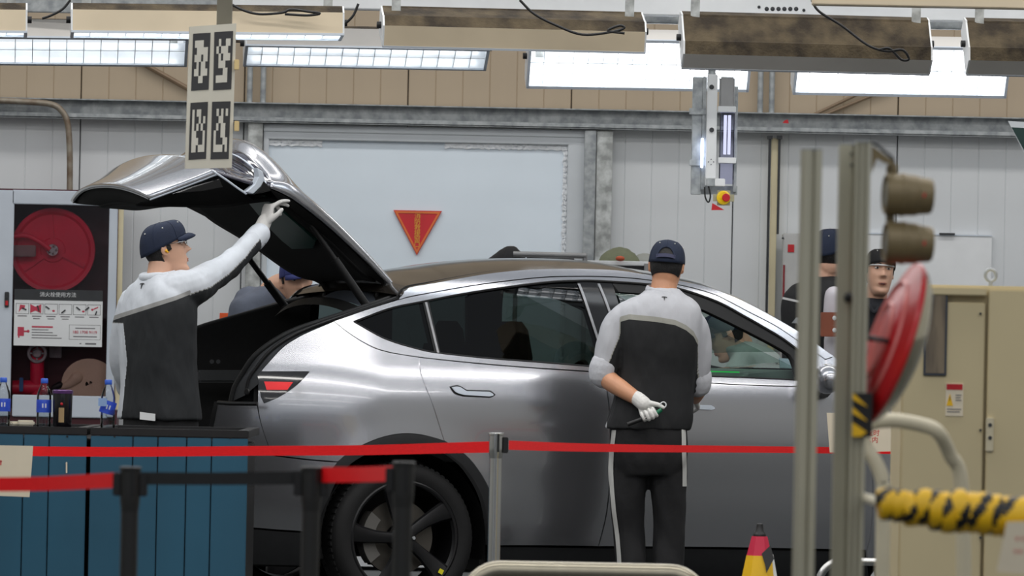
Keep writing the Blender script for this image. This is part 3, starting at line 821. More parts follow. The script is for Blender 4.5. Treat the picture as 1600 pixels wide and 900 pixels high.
def dfun(x, z):
    d = gz(z) + .012 * ((x - 1.4) / 1.4) ** 2
    if x < -.10: d += .50 * (-.10 - x) ** 2
    if x > 2.95: d += .55 * (x - 2.95) ** 2
    # flared lips around both wheels
    for wx in (0, 2.89):
        r = math.hypot(x - wx, z - RW)
        if z < 1.0: d -= .016 * math.exp(-((r - .43) / .10) ** 2)
    return d
def xz(px, py, off=0.0):
    d = .1
    for _ in range(14):
        p = px_d(px, py, d + off); x, _d, z = inv(p); d = d * .35 + dfun(x, z) * .65
    return V((x, z))
def to_xz(p):
    return V((p[1], p[2])) if p[0] == 'c' else xz(*p)

def inside(p, poly):
    c = False; n = len(poly); j = n - 1
    for i in range(n):
        a, b = poly[i], poly[j]
        if (a.y > p.y) != (b.y > p.y) and p.x < (b.x - a.x) * (p.y - a.y) / (b.y - a.y) + a.x: c = not c
        j = i
    return c
def outline(segs, step=.03):
    """segments of pixel points (or ('c',x,z)); each smoothed on its own, corners between segments stay sharp"""
    out = []
    for s in segs:
        pts = [to_xz(p) for p in s]
        sm = smooth_poly(pts, 8) if len(pts) > 2 else pts
        L_ = sum((b - a).length for a, b in zip(sm, sm[1:]))
        rs = resample(sm, max(1, round(L_ / step)))
        out += rs[:-1] if len(segs) > 1 or s[0] == s[-1] else rs
    clean = []
    for p in out:
        if not clean or (p - clean[-1]).length > 1e-4: clean.append(p)
    if (clean[0] - clean[-1]).length < 1e-4: clean.pop()
    return clean
def area2(poly): return sum(poly[i - 1].x * poly[i].y - poly[i].x * poly[i - 1].y for i in range(len(poly))) / 2
def inset(poly, e):
    s = 1 if area2(poly) > 0 else -1; n = len(poly); out = []
    for i in range(n):
        a, b, c = poly[i - 1], poly[i], poly[(i + 1) % n]
        t1 = (b - a).normalized(); t2 = (c - b).normalized(); t = (t1 + t2)
        if t.length < 1e-6: out.append(b); continue
        t.normalize(); out.append(b + V((-t.y, t.x)) * s * e)
    return out
def nrm(x, z, far):
    e = .004
    a = T(x + e, dfun(x + e, z), z) - T(x - e, dfun(x - e, z), z); b = T(x, dfun(x, z + e), z + e) - T(x, dfun(x, z - e), z - e)
    n = a.cross(b).normalized()
    if n.dot(EL) > 0: n = -n
    if far: n = n - EL * (2 * n.dot(EL))
    return n
def panel_data(polys, off, far, gap, grid, lip):
    polys = [inset(p, gap if i == 0 else -gap) for i, p in enumerate(polys)]
    pts, edges = [], []
    for p in polys:
        k = len(pts); pts += p; edges += [(k + i, k + (i + 1) % len(p)) for i in range(len(p))]
    nb = len(pts)
    xs = [p.x for p in polys[0]]; zs = [p.y for p in polys[0]]
    x = math.floor(min(xs) / grid) * grid
    while x < max(xs):
        z = math.floor(min(zs) / grid) * grid
        while z < max(zs):
            q = V((x, z))
            if inside(q, polys[0]) and not any(inside(q, p) for p in polys[1:]) and min((q - b).length_squared for b in pts[:nb]) > (grid * .45) ** 2:
                pts.append(q)
            z += grid
        x += grid
    vs, es, fs, _o, _e, _f = delaunay_2d_cdt([V(p) for p in pts], edges, [], 1, 1e-5)
    def keep(f):
        q = sum((V((vs[i].x, vs[i].y)) for i in f), V((0, 0))) / len(f)
        return inside(q, polys[0]) and not any(inside(q, p) for p in polys[1:])
    fs = [f for f in fs if keep(f)]
    D = (lambda x, z, o: CW - dfun(x, z) - o) if far else (lambda x, z, o: dfun(x, z) + o)
    co = [T(v.x, D(v.x, v.y, off), v.y) for v in vs]; no = [nrm(v.x, v.y, far) for v in vs]
    faces = []
    for f in fs:
        a, b, c = (co[f[0]], co[f[1]], co[f[2]])
        n = (b - a).cross(c - a)
        faces.append(tuple(f) if n.dot(no[f[0]]) > 0 else tuple(reversed(f)))
    if lip:
        cnt = {}
        for f in faces:
            for i in range(len(f)): 
                e = (f[i - 1], f[i]); k = tuple(sorted(e)); cnt.setdefault(k, []).append(e)
        mp = {}
        def lowv(i):
            if i not in mp:
                top = len(co); co.append(co[i].copy()); no.append(no[i])
                mp[i] = (top, len(co)); v = vs[i]; co.append(T(v.x, D(v.x, v.y, off + lip), v.y)); no.append(no[i])
            return mp[i]
        for k, l in cnt.items():
            if len(l) == 1:
                a, b = l[0]; (ta, la), (tb, lb) = lowv(a), lowv(b)
                faces.append((tb, ta, la, lb))
    return co, no, faces
def mesh_part(name, co, no, faces, material, parent):
    off = wloc(parent); me = bpy.data.meshes.new(name)
    me.from_pydata([c - off for c in co], [], faces)
    for p in me.polygons: p.use_smooth = True
    me.normals_split_custom_set_from_vertices(no)
    me.materials.append(material)
    o = bpy.data.objects.new(name, me); COL.objects.link(o); o.parent = parent
    return o
LIN = {False: [], True: []}
def panel(name, segs, material, parent, off=0.0, gap=.003, grid=.045, lip=.018, holes=(), sides=(False, True), lining=True, step=.03):
    polys = [outline(segs, step)] + [outline(h, step) for h in holes]
    out = []
    for far in sides:
        co, no, fa = panel_data(polys, off, far, gap, grid, lip)
        out.append(mesh_part(name, co, no, fa, material, parent))
        if lining:
            LIN[far].append(panel_data(polys, .05, far, -.006, .12, 0))
    return out

car = thing('car', 'silver grey electric hatchback car with its tailgate raised', 'car', CO)
P_ = M['paint']
T_top = [(628, 461), (640, 449), (677, 442), (755, 428), (819, 421), (885, 419), (958, 421), (1008, 428), (1068, 439), (1113, 450), (1162, 470), (1213, 497), (1255, 522), (1304, 557)]
G_line = [(522, 502), (570, 485), (625, 468), (640, 464), (677, 457), (755, 444), (842, 434), (900, 432), (960, 433), (1008, 437), (1065, 446), (1113, 459), (1137, 470), (1167, 486), (1213, 510), (1253, 537), (1290, 562)]
DLO_up = [(553, 503), (610, 482), (663, 471), (720, 460), (784, 450), (857, 441), (900, 439), (932, 439), (1010, 444), (1060, 451), (1118, 470), (1160, 492), (1197, 513), (1225, 530), (1254, 552)]
DLO_lo = [(553, 503), (600, 529), (650, 545), (686, 552), (760, 560), (825, 565), (937, 574), (1020, 581), (1105, 588), (1180, 591), (1258, 595)]
belt = [(522, 502), (545, 520), (574, 538), (603, 549), (655, 558), (740, 567), (825, 574), (943, 582), (1040, 592), (1105, 598), (1180, 602), (1258, 604), (1300, 606)]
# body side
panel('roof_rail', [T_top, [(1304, 557), (1290, 562)], list(reversed(G_line[2:])), [(625, 468), (628, 461)]], P_, car, grid=.03)
panel('window_frame', [G_line, [(1290, 562), (1300, 606)], list(reversed(belt))], P_, car, holes=[[DLO_up, [(1254, 552), (1258, 595)], list(reversed(DLO_lo))]], grid=.03, gap=.002)
arch = [(528, 722), (545, 708), (564, 697), (596, 684), (628, 678), (660, 680), (694, 689)]
panel('quarter_panel', [[(404, 631), (405, 600), (408, 580)], [(408, 580), (421, 565), (444, 541), (473, 523), (500, 511), (522, 502)],
      [(522, 502), (545, 520), (574, 538), (603, 549), (655, 558)], [(655, 558), (655, 568), (660, 592), (676, 632), (694, 689)], list(reversed(arch)),
      [(528, 722), (480, 718), (430, 712)], [(430, 712), (420, 696), (408, 660), (404, 631)]], P_, car, grid=.035)
archr = [(694, 689), (728, 712), (748, 736), (762, 760), (771, 785), (776, 815), (778, 853)]
panel('rear_door', [[(655, 558), (740, 567), (825, 574), (943, 582)], [(943, 582), (952, 640), (953, 740), (948, 800), (935, 854)], [(935, 854), (850, 853), (778, 853)],
      list(reversed(archr)), [(694, 689), (676, 632), (660, 592), (655, 568), (655, 558)]], P_, car, grid=.035)
fd_front = [(1300, 606), (1326, 632), (1350, 680), (1363, 738), (1361, 828), (1354, 860)]
panel('front_door', [[(943, 582), (1040, 592), (1105, 598), (1180, 602), (1258, 604), (1300, 606)], fd_front, [(1354, 860), (1150, 856), (935, 854)],
      [(935, 854), (948, 800), (953, 740), (952, 640), (943, 582)]], P_, car, grid=.035)
FX = 2.89
def arc(cx, r, a0, a1, n=14): return [('c', cx + r * math.cos(R(a0 + (a1 - a0) * i / n)), RW + r * math.sin(R(a0 + (a1 - a0) * i / n))) for i in range(n + 1)]
far_ = arc(FX, .425, 190, -12)
panel('front_fender', [fd_front, [(1354, 860), ('c', 2.40, .27)], [('c', 2.40, .27), far_[0]], far_, [far_[-1], ('c', 3.40, .24)], [('c', 3.40, .24), ('c', 3.62, .26), ('c', 3.74, .34)],
      [('c', 3.74, .34), ('c', 3.80, .55), ('c', 3.74, .78)], [('c', 3.74, .78), ('c', 3.40, .95), ('c', 3.0, 1.06), ('c', 2.6, 1.13), ('c', 2.28, 1.18), (1304, 557)],
      [(1304, 557), (1290, 562)], [(1290, 562), (1300, 606)]], P_, car)
bx0 = [('c', -.86, .34), ('c', -.875, .55), ('c', -.865, .72), (338, 652), (342, 629)]
panel('rear_bumper', [[(402, 632), (408, 660), (420, 696), (430, 712)], [(430, 712), (480, 718), (528, 722)], [(528, 722), (510, 748), (495, 785), (476, 831)],
      [(476, 831), (430, 828), (386, 825), ('c', -.855, .37)], [('c', -.855, .37), ('c', -.875, .55), ('c', -.87, .72), (337, 655), (342, 629)], [(342, 629), (370, 631), (402, 632)]], P_, car, grid=.035)
cl = M['darkgrey']
bcl = mat('black_cladding', (30, 31, 33), .55, var=.1, scale=30)
panel('bumper_skirt', [[(476, 832), (430, 829), (386, 826), ('c', -.85, .36)], [('c', -.85, .36), ('c', -.80, .25), ('c', -.70, .21)], [('c', -.70, .21), ('c', -.43, .21)], [('c', -.43, .21), ('c', -.435, .30), (476, 832)]], bcl, car, off=.006)
panel('sill_cladding', [[(777, 854), (935, 856), (1150, 858), (1354, 862)], [(1354, 862), ('c', 2.44, .17)], [('c', 2.44, .17), ('c', .47, .17)], [('c', .47, .17), (777, 854)]], bcl, car, off=.012)
def ringpanel(name, cx, r0, r1, a0, a1, material, off):
    o, i_ = arc(cx, r1, a0, a1, 24), arc(cx, r0, a1, a0, 24)
    return panel(name, [o, [o[-1], i_[0]], i_, [i_[-1], o[0]]], material, car, off=off, gap=0, grid=.05, lip=.03, lining=False)
# the rear arch trim follows the photographed lip
def px_arch(dr):
    base = [(476, 832), (495, 785), (510, 748), (528, 722), (545, 708), (564, 697), (596, 684), (628, 678), (660, 680), (694, 689), (728, 712), (748, 736), (762, 760), (771, 785), (776, 815), (778, 853)]
    out = []
    for p in base:
        q = xz(*p); c = V((0.0, RW)); d = (q - c); out.append(('c', *(c + d * ((d.length - dr) / d.length))))
    return out
ao, ai = px_arch(0), px_arch(.045)
panel('arch_trim', [ao, [ao[-1], ai[-1]], list(reversed(ai)), [ai[0], ao[0]]], bcl, car, off=-.002, gap=0, grid=.05, lip=.05, lining=False)
ringpanel('arch_trim', FX, .38, .425, 190, -12, bcl, -.002)
# glass and seals
tint = glass('privacy_glass', (96, 106, 104), 1.36); clear = glass('green_side_glass', (190, 205, 198), 1.5)
panel('quarter_window', [[(557, 503), (610, 484), (662, 472)], [(662, 472), (672, 510), (680, 551)], [(680, 551), (650, 544), (600, 527), (557, 503)]], tint, car, off=.01, gap=0, lip=0, lining=False)
panel('rear_door_window', [[(669, 471), (720, 461), (784, 451), (857, 442), (902, 440)], [(902, 440), (935, 538), (945, 574)], [(945, 574), (825, 564), (760, 559), (688, 552)], [(688, 552), (680, 520), (669, 471)]], tint, car, off=.01, gap=0, lip=0, lining=False)
panel('front_door_window', [[(962, 444), (1020, 469), (1103, 507), (1180, 543), (1247, 576)], [(1247, 576), (1256, 594)], [(1256, 594), (1180, 591), (1105, 587), (1000, 579)], [(1000, 579), (962, 444)]], clear, car, off=.016, gap=0, lip=.004, lining=False)
gblk = mat('gloss_black_pillar', (20, 20, 22), .15, var=.05)
panel('pillar_cover', [[(902, 440), (956, 440)], [(956, 440), (975, 500), (1003, 580)], [(1003, 580), (945, 574)], [(945, 574), (935, 538), (902, 440)]], gblk, car, off=.006, gap=0)
seal = mat('black_window_seal', (12, 12, 13), .6)
panel('window_seal', [[(956, 440), (1010, 444), (1060, 451), (1118, 470), (1160, 492), (1197, 513), (1225, 530), (1254, 552)], [(1254, 552), (1258, 595)], [(1258, 595), (1250, 592)],
      [(1250, 592), (1240, 560), (1223, 546), (1180, 523), (1130, 498), (1095, 482), (1040, 463), (968, 456)], [(968, 456), (956, 440)]], seal, car, off=.008, gap=0, lip=.04)
panel('pillar_divider', [[(661, 471), (670, 470)], [(670, 470), (689, 553)], [(689, 553), (680, 552)], [(680, 552), (661, 471)]], seal, car, off=.002, gap=0)
chrome = mat('grey_bright_strip', (150, 150, 152), .3, .6)
for a, b in (((664, 472), (683, 551)), ((903, 443), (939, 548)), ((934, 443), (956, 500))):
    panel('trim_strip', [[a, (a[0] + 3, a[1])], [(a[0] + 3, a[1]), (b[0] + 3, b[1])], [(b[0] + 3, b[1]), b], [b, a]], chrome, car, off=-.003, gap=0, lining=False, lip=.008)
bm = B()
for far in (False, True):
    pl = outline([DLO_up, [(1254, 552), (1258, 595)], list(reversed(DLO_lo))])
    pts = [T(p.x, (CW - dfun(p.x, p.y) - .004) if far else dfun(p.x, p.y) + .004, p.y) for p in pl]
    tube(bm, pts + [pts[0]], .006, 6)
so = obj('window_rubber', bm, seal, car); so['kind'] = 'stuff'
# door handle, tail lamp, charging of details
panel('door_handle', [[(705, 605), (716, 604), (728, 611)], [(728, 611), (764, 612)], [(764, 612), (771, 617), (764, 619.5)], [(764, 619.5), (724, 617)], [(724, 617), (712, 613), (705, 605)]], M['alu_white'], car, off=-.010, gap=0, grid=.02, lip=.012, lining=False, step=.01)
panel('handle_recess', [[(702, 604), (716, 602), (729, 609)], [(729, 609), (766, 610)], [(766, 610), (774, 617), (766, 621.5)], [(766, 621.5), (723, 619.5)], [(723, 619.5), (710, 615), (702, 604)]], seal, car, off=-.002, gap=0, grid=.02, lip=.004, lining=False, step=.01)
panel('door_handle', [[(1052, 626), (1064, 625), (1076, 632)], [(1076, 632), (1110, 633)], [(1110, 633), (1117, 638), (1110, 640.5)], [(1110, 640.5), (1072, 638)], [(1072, 638), (1060, 634), (1052, 626)]], M['alu_white'], car, off=-.010, gap=0, grid=.02, lip=.012, lining=False, step=.01)
tlp = panel('tail_lamp', [[(404, 586), (408, 580)], [(408, 580), (440, 580), (483, 580)], [(483, 580), (476, 588), (462, 602), (437, 619), (412, 630)], [(412, 630), (406, 615), (404, 586)]], mat('smoked_black_lamp', (14, 12, 13), .08, coat=1), car, off=-.006, gap=0, grid=.03, lip=.02, lining=False)
redlens = mat('red_lens', (216, 24, 30), .25, emit=.35)
for lampo, far in zip(tlp, (False, True)):
    pl = [outline([[(412, 596), (457, 597)], [(457, 597), (448, 609)], [(448, 609), (416, 609)], [(416, 609), (412, 596)]])]
    mesh_part('red_reflector', *panel_data(pl, -.0085, far, 0, .03, .003), redlens, lampo)
bm = B(); prism(bm, [(-.03, -.01), (.02, -.012), (.03, .004), (-.01, .012)], .002, axis_mtx(px_d(643, 453, .25), (-.3, -.8, .5), (1, 0, 0))); obj('blue_tape', bm, mat('blue_tape', (90, 190, 240), .5), car)
# roof, windscreen and bonnet: lateral lofts between both sides, crowned
def lateral(pairs, crown, n=24, power=2.2, cut=0.0):
    """pairs: list of (x,z,d) on the near side; crown: (dx,dz) per entry"""
    rows = []
    for (x, z, d), (cx, cz) in zip(pairs, crown):
        r = []
        for i in range(n + 1):
            u = -1 + 2 * i / n; k = 1 - abs(u) ** power
            r.append(T(x + cx * k, CW / 2 + u * (CW / 2 - d), z + cz * k))
        rows.append(r)
    return rows
def sheet(name, rows, material, parent, thick=0.0, angle=50):
    bm = B(); loft(bm, rows, False, False)
    o = obj(name, bm, material, parent, angle=angle, recalc=False)
    if thick:
        md = o.modifiers.new('thickness', 'SOLIDIFY'); md.thickness = thick; md.offset = 0
    return o
tp = resample(smooth_poly([xz(*p) for p in T_top], 6), 60)
k_roof = [p for p in tp if p.x < xz(1020, 430).x]; k_ws = [p for p in tp if p.x >= k_roof[-1].x]
def rail(ps, dd=.0): return [(p.x, p.y - .004, dfun(p.x, p.y) + dd) for p in ps]
crn = [(0, .055 * min(1, .45 + i / 12)) for i in range(len(k_roof))]
gl_roof = mat('dark_glass_roof', (40, 37, 34), .12, var=.04)
gl_roof.node_tree.nodes['Principled BSDF'].inputs['Specular IOR Level'].default_value = .28
sheet('glass_roof', lateral(rail(k_roof), crn), gl_roof, car)
sheet('headliner', lateral([(x, z - .05, d + .03) for x, z, d in rail(k_roof)], crn), M['trim_black'], car)
cw = [(.10 * (i / len(k_ws)), .055 * (1 - i / len(k_ws))) for i in range(len(k_ws))]
sheet('windscreen', lateral(rail(k_ws), [(.25 * min(1, i / 6) * .4, .05 if i < len(k_ws) - 1 else .02) for i in range(len(k_ws))]), clear, car)
k_ws.append(V((2.30, 1.14)))
hood = [V((2.20, 1.155)), V((2.32, 1.155)), V((2.6, 1.13)), V((3.0, 1.06)), V((3.4, .95)), V((3.74, .78))]
sheet('bonnet', lateral(rail(hood), [(.1, .02), (.09, .05), (.08, .06), (.08, .06), (.10, .06), (.16, .04)]), P_, car)
fr = [(3.74, .78, dfun(3.74, .78)), (3.80, .55, dfun(3.8, .55)), (3.74, .34, dfun(3.74, .34)), (3.60, .24, dfun(3.6, .24))]
sheet('front_bumper', lateral(fr, [(.16, .04), (.16, 0), (.15, 0), (.1, 0)]), P_, car)
rb = [(-.855, .36), (-.875, .55), (-.87, .72), (-.862, .80)]
sheet('bumper_centre', lateral([(x, z, dfun(x, z)) for x, z in rb], [(-.13, 0), (-.15, 0), (-.14, 0), (-.12, -.02)]), P_, car)
sheet('load_sill', lateral([(-.862, .80, dfun(-.862, .8)), (-.80, .82, .34), (-.74, .80, .36), (-.72, .74, .36)], [(-.12, -.02), (-.10, 0), (-.06, 0), (-.05, 0)]), M['black'], car)
sheet('rear_diffuser', lateral([(-.85, .36, dfun(-.85, .36)), (-.80, .25, .4), (-.62, .20, .4)], [(-.12, 0), (-.08, 0), (0, 0)]), bcl, car)
# boot opening: jamb, rubber and lining on both sides
q_edge = [(404, 600), (408, 580), (421, 565), (444, 541), (473, 523), (500, 511), (522, 502), (570, 485), (622, 467)]
s_edge = [(361, 628), (366, 606), (377, 587), (396, 558), (426, 534), (462, 515), (510, 499), (562, 482), (616, 464)]
def side_pt(p, far): 
    x, d, z = inv(p); return T(x, CW - d, z) if far else p
ne = resample(smooth_poly([T(*(lambda q: (q.x, dfun(q.x, q.y) + .004, q.y))(xz(*p))) for p in q_edge], 5), 30)
se_d = [.36, .35, .33, .29, .27, .27, .29, .33, .38]
se = resample(smooth_poly([px_d(px, py, d) for (px, py), d in zip(s_edge, se_d)], 5), 30)
for far in (False, True):
    a = [side_pt(p, far) for p in ne]; b = [side_pt(p, far) for p in se]
    jam = sheet('boot_jamb', [a, [(p * .5 + q * .5) + V((0, 0, -.012)) for p, q in zip(a, b)], b], M['darkgrey'], car)
    bm = B(); tube(bm, b, .013, 10); obj('boot_rubber', bm, M['rubber'], car)
    bm = B(); tube(bm, [p.lerp(q, .45) + V((0, 0, .0)) for p, q in zip(a, b)], .008, 8); obj('jamb_bead', bm, M['black'], car)
    inn = [(p + EL * (.02 if not far else -.02)) for p in b]
    lowr = []
    for p in inn:
        x, d, z = inv(p); lowr.append(T(max(x, -.72), d, .66))
    sheet('boot_lining', [inn, [p.lerp(q, .5) for p, q in zip(inn, lowr)], lowr], M['trim_black'], car)
    if far:
        for xx in (331, 341):
            bm = B(); tube(bm, [px_d(xx, 565, 1.5), px_d(xx, 565, 1.485)], .011, 10); obj('boot_socket', bm, M['darkgrey'], car)
bm = B(); lathe(bm, [(0, .006), (.012, .006), (.016, .002), (.016, 0)], 16, axis_mtx(px_d(386, 612, .235), (-.5, -.8, .1))); obj('rubber_stop', bm, M['black'], car)
sheet('boot_floor', lateral([(-.74, .70, .36), (.75, .70, .36)], [(0, 0), (0, 0)], 4), M['trim_black'], car)
sheet('boot_shelf', lateral([(-.70, .90, .42), (-.1, .90, .42)], [(0, 0), (0, 0)], 4), mat('grey_boot_step', (46, 48, 50), .6), car) if False else None
bm = B(); obb(bm, px_d(308, 588, 1.42), px_d(430, 588, 1.42), .05, .06, (0, 0, 1), .01); obj('boot_ledge', bm, mat('grey_boot_step', (66, 68, 70), .6), car)
bm = B(); c = T(.62, CW / 2, .95); rot = Matrix.Rotation(TH, 3, 'Z'); box(bm, c, (.14, 1.2, .62), rot @ Matrix.Rotation(R(12), 3, 'Y'), .04); obj('rear_seat_back', bm, M['trim_black'], car)
# roof header and hinges
sheet('roof_header', lateral([(inv(px_d(px, py, .54))[0], inv(px_d(px, py, .54))[2], .54) for px, py in ((572, 482), (594, 472), (617, 465))], [(-.02, .04), (-.02, .055), (0, .045)]), mat('header_silver', (120, 128, 140), .4, .3), car)
sheet('header_rubber', lateral([(inv(px_d(px, py, .40))[0], inv(px_d(px, py, .40))[2], .40) for px, py in ((556, 496), (562, 490), (570, 484))], [(-.02, .06), (-.02, .075), (-.02, .06)]), M['rubber'], car)
for far in (False, True):
    bm = B()
    p = [side_pt(px_d(*q, .52), far) for q in ((612, 462), (604, 452), (606, 444))]; tube(bm, smooth_poly(p, 5), .018, 8)
    p = [side_pt(px_d(*q, .60), far) for q in ((596, 474), (590, 460), (600, 446))]; tube(bm, smooth_poly(p, 5), .012, 8)
    obj('tailgate_hinge', bm, M['black'], car)

# ---- the raised tailgate
def gate(near, crown, n=28, power=4.0):
    out = []
    for (px, py, d) in near:
        x, _, z = inv(px_d(px, py, d)); out.append((x, z, d))
    def res(lst, m):
        return resample_n([V(v) for v in lst], m)
    return out
def catn(lst, m):
    """Catmull-Rom sampling by index, keeping rows aligned"""
    s = smooth_poly([V(v) for v in lst], m); return s
up_near = [(618, 456, .54), (570, 408, .44), (520, 361, .32), (480, 328, .21), (449, 306, .15), (421, 293, .13)]
up_cr = [(.0, .02), (.0, .03), (.0, .035), (-.01, .07), (-.05, .215), (-.02, .165)]
rows_n = catn([V((*inv(px_d(px, py, d)),)) for px, py, d in up_near], 7); rows_c = catn([V((a, b)) for a, b in up_cr], 7)
def gate_rows(rn, rc, power, n=32, shift=(0, 0), ins=0.0):
    return lateral([(p.x + shift[0], p.z + shift[1], p.y + ins) for p in rn], [(c.x, c.y) for c in rc], n, power)
def gate_rows2(rn, rc, hs, power, n=30):
    # near edge, a painted flank of height hs turned outward, then the crowned skin, mirrored on the far side
    rows = []
    for i, (p, c, h) in enumerate(zip(rn, rc, hs)):
        a, b = rn[max(0, i - 1)], rn[min(len(rn) - 1, i + 1)]
        t = V((b.x - a.x, b.z - a.z)).normalized(); nv = V((t.y, -t.x))
        if nv.y < 0: nv = -nv
        nv = (nv * .8 + V((.25, .3))).normalized()
        def fl(f): return (p.x + nv.x * h * math.sin(f * math.pi / 2), p.z + nv.y * h * math.sin(f * math.pi / 2), p.y + .045 * (1 - math.cos(f * math.pi / 2)))
        near = [fl(f) for f in (0, .2, .4, .6, .8)]; e = fl(1)
        r = [T(x, d, z) for x, z, d in near]
        for k in range(n + 1):
            u = -1 + 2 * k / n; w = 1 - abs(u) ** power
            r.append(T(e[0] + c.x * w, CW / 2 + u * (CW / 2 - e[2]), e[1] + c.y * w))
        r += [T(x, CW - d, z) for x, z, d in reversed(near)]
        rows.append(r)
    return rows
def two(name, rows, material, parent, thick): return sheet(name, rows, material, parent, thick, 60)
hs_ = [v.x for v in catn([V((h, 0)) for h in (.030, .042, .050, .056, .060, .035)], 7)]
up_rows = gate_rows2(rows_n, rows_c, hs_, 2.9)
g_up = two('tailgate', up_rows, P_, car, .012)
lo_near = [(340, 271, .13), (312, 282, .20), (275, 296, .30), (234, 311, .385)]
lo_cr = [(-.0, .095), (-.01, .085), (-.03, .075), (-.05, .068)]
rl_n = catn([V((*inv(px_d(px, py, d)),)) for px, py, d in lo_near], 7); rl_c = catn([V((a, b)) for a, b in lo_cr], 7)
g_lo = two('lower_skin', gate_rows(rl_n, rl_c, 2.3), P_, g_up, .02)
# recess with the light bar between both skins
tipr = up_rows[-1]; topr = gate_rows([rl_n[0]], [rl_c[0]], 2.3, len(tipr) - 1)[0]
mid = [(a.lerp(b, .5) + EF * .10 + V((0, 0, -.03))) for a, b in zip(tipr, topr)]
gl_bar = mat('dark_violet_light_bar', (40, 36, 54), .08, coat=1, var=.05)
sheet('light_bar_recess', [tipr, [a.lerp(b, .5) for a, b in zip(tipr, mid)], mid, [a.lerp(b, .5) for a, b in zip(mid, topr)], topr], gl_bar, g_up, .012)
bm = B(); tube(bm, [a.lerp(b, .30) + EF * -.01 for a, b in zip(tipr, mid)], .004, 8); obj('light_bar_edge', bm, M['alu_white'], g_up)
bm = B(); tube(bm, [a.lerp(b, .75) for a, b in zip(tipr, mid)], .007, 8); obj('light_bar_lip', bm, M['black'], g_up)
def plate(name, pts, d, th, material):
    bm = B(); f0 = [bm.verts.new(px_d(x, y, d)) for x, y in pts]; f1 = [bm.verts.new(px_d(x, y, d) + EL * th) for x, y in pts]
    bm.faces.new(f0); bm.faces.new(list(reversed(f1))); ring_faces(bm, f0, f1); return obj(name, bm, material, g_up, bevel=.004, smooth=False)
plate('lamp_end_panel', [(384, 300), (396, 303), (408, 291), (414, 280), (411, 268), (402, 262), (404, 276), (398, 288)], .10, .06, M['alu_white'])
plate('lamp_end_trim', [(396, 304), (424, 298), (420, 290), (411, 281), (407, 292)], .105, .06, gblk)
plate('corner_facet', [(343, 279), (349, 293), (318, 299), (270, 303), (300, 292)], .14, .02, gblk)
bm = B(); tube(bm, smooth_poly([px_d(x, y, .11) for x, y in ((332, 267), (352, 280), (370, 293), (385, 303))], 4), .005, 6); obj('bright_trim', bm, M['alu_white'], g_up)
# inner trim: flat black shell under the skins
tr_near = [(588, 438, .58), (566, 424, .48), (516, 376, .40), (472, 342, .35), (436, 314, .34), (398, 314, .36), (344, 321, .38), (290, 320.5, .50), (214, 319, .68)]
tn = catn([V((*inv(px_d(px, py, d)),)) for px, py, d in tr_near], 5)
two('inner_trim', lateral([(p.x, p.z, p.y) for p in tn], [(0, .012)] * len(tn), 20, 2.5), M['trim_black'], g_up, .02)
# closing walls between skin edge and trim (near, far, bottom)
for far in (False, True):
    upn = resample([T(p.x, p.y + .01, p.z - .004) for p in rows_n], 20); upt = resample([T(p.x, p.y, p.z) for p in tn[:21]], 20)
    lon = resample([T(p.x, p.y + .01, p.z - .004) for p in rl_n], 16); lot = resample([T(p.x, p.y, p.z) for p in tn[25:]], 16)
    sheet('edge_trim', [[side_pt(p, far) for p in upn], [side_pt(p, far) for p in upt]], M['trim_black'], g_up)
    sheet('edge_trim', [[side_pt(p, far) for p in lon], [side_pt(p, far) for p in lot]], M['trim_black'], g_up)
br_ = gate_rows([rl_n[-1]], [rl_c[-1]], 2.3, shift=(.02, -.006))[0]; bt_ = lateral([(tn[-1].x, tn[-1].z, tn[-1].y)], [(0, .012)], 32, 2.5)[0]
sheet('edge_trim', [br_, [a.lerp(b, .5) + EF * -.02 for a, b in zip(br_, bt_)], bt_], M['trim_black'], g_up)
bm = B(); tube(bm, [T(p.x, p.y - .004, p.z - .003) for p in rl_n], .004, 6); obj('bright_edge', bm, M['alu_white'], g_up)
# inside of the rear window: dark green pane let into the trim
pa, pb, pc = T(tn[10].x, .36, tn[10].z), T(tn[18].x, .34, tn[18].z), T(tn[10].x, CW - .36, tn[10].z)
pn = (pb - pa).cross(pc - pa).normalized()
if pn.dot(CAM - pa) < 0: pn = -pn
def on_trim(px, py, e=.02):
    r = ray(px, py); o_ = pa + pn * e; t = (o_ - CAM).dot(pn) / r.dot(pn); return CAM + r * t
bm = B(); pts = [on_trim(*p) for p in ((384, 312), (412, 309), (440, 330), (470, 356), (493, 377), (489, 388), (456, 389), (440, 376), (422, 358))]
f0 = [bm.verts.new(p) for p in pts]; f1 = [bm.verts.new(p - pn * .015) for p in pts]; bm.faces.new(f0); bm.faces.new(list(reversed(f1))); ring_faces(bm, f0, f1)
obj('rear_window', bm, mat('dark_green_glass', (38, 80, 70), .3, var=.1, scale=3), g_up, smooth=False)
# gas struts
for far, a, b in ((False, (473, 332), (573, 478)), (True, (389, 404), (445, 479))):
    da, db = (.37, .36) if not far else (1.54, 1.56)
    p, q = px_d(*a, da), px_d(*b, db); bm = B(); tube(bm, [p, p.lerp(q, .55)], .014, 12); tube(bm, [p.lerp(q, .5), q], .020, 12); ball(bm, p, .02, 10, 8); ball(bm, q, .024, 10, 8)
    obj('gas_strut', bm, M['black'], car)

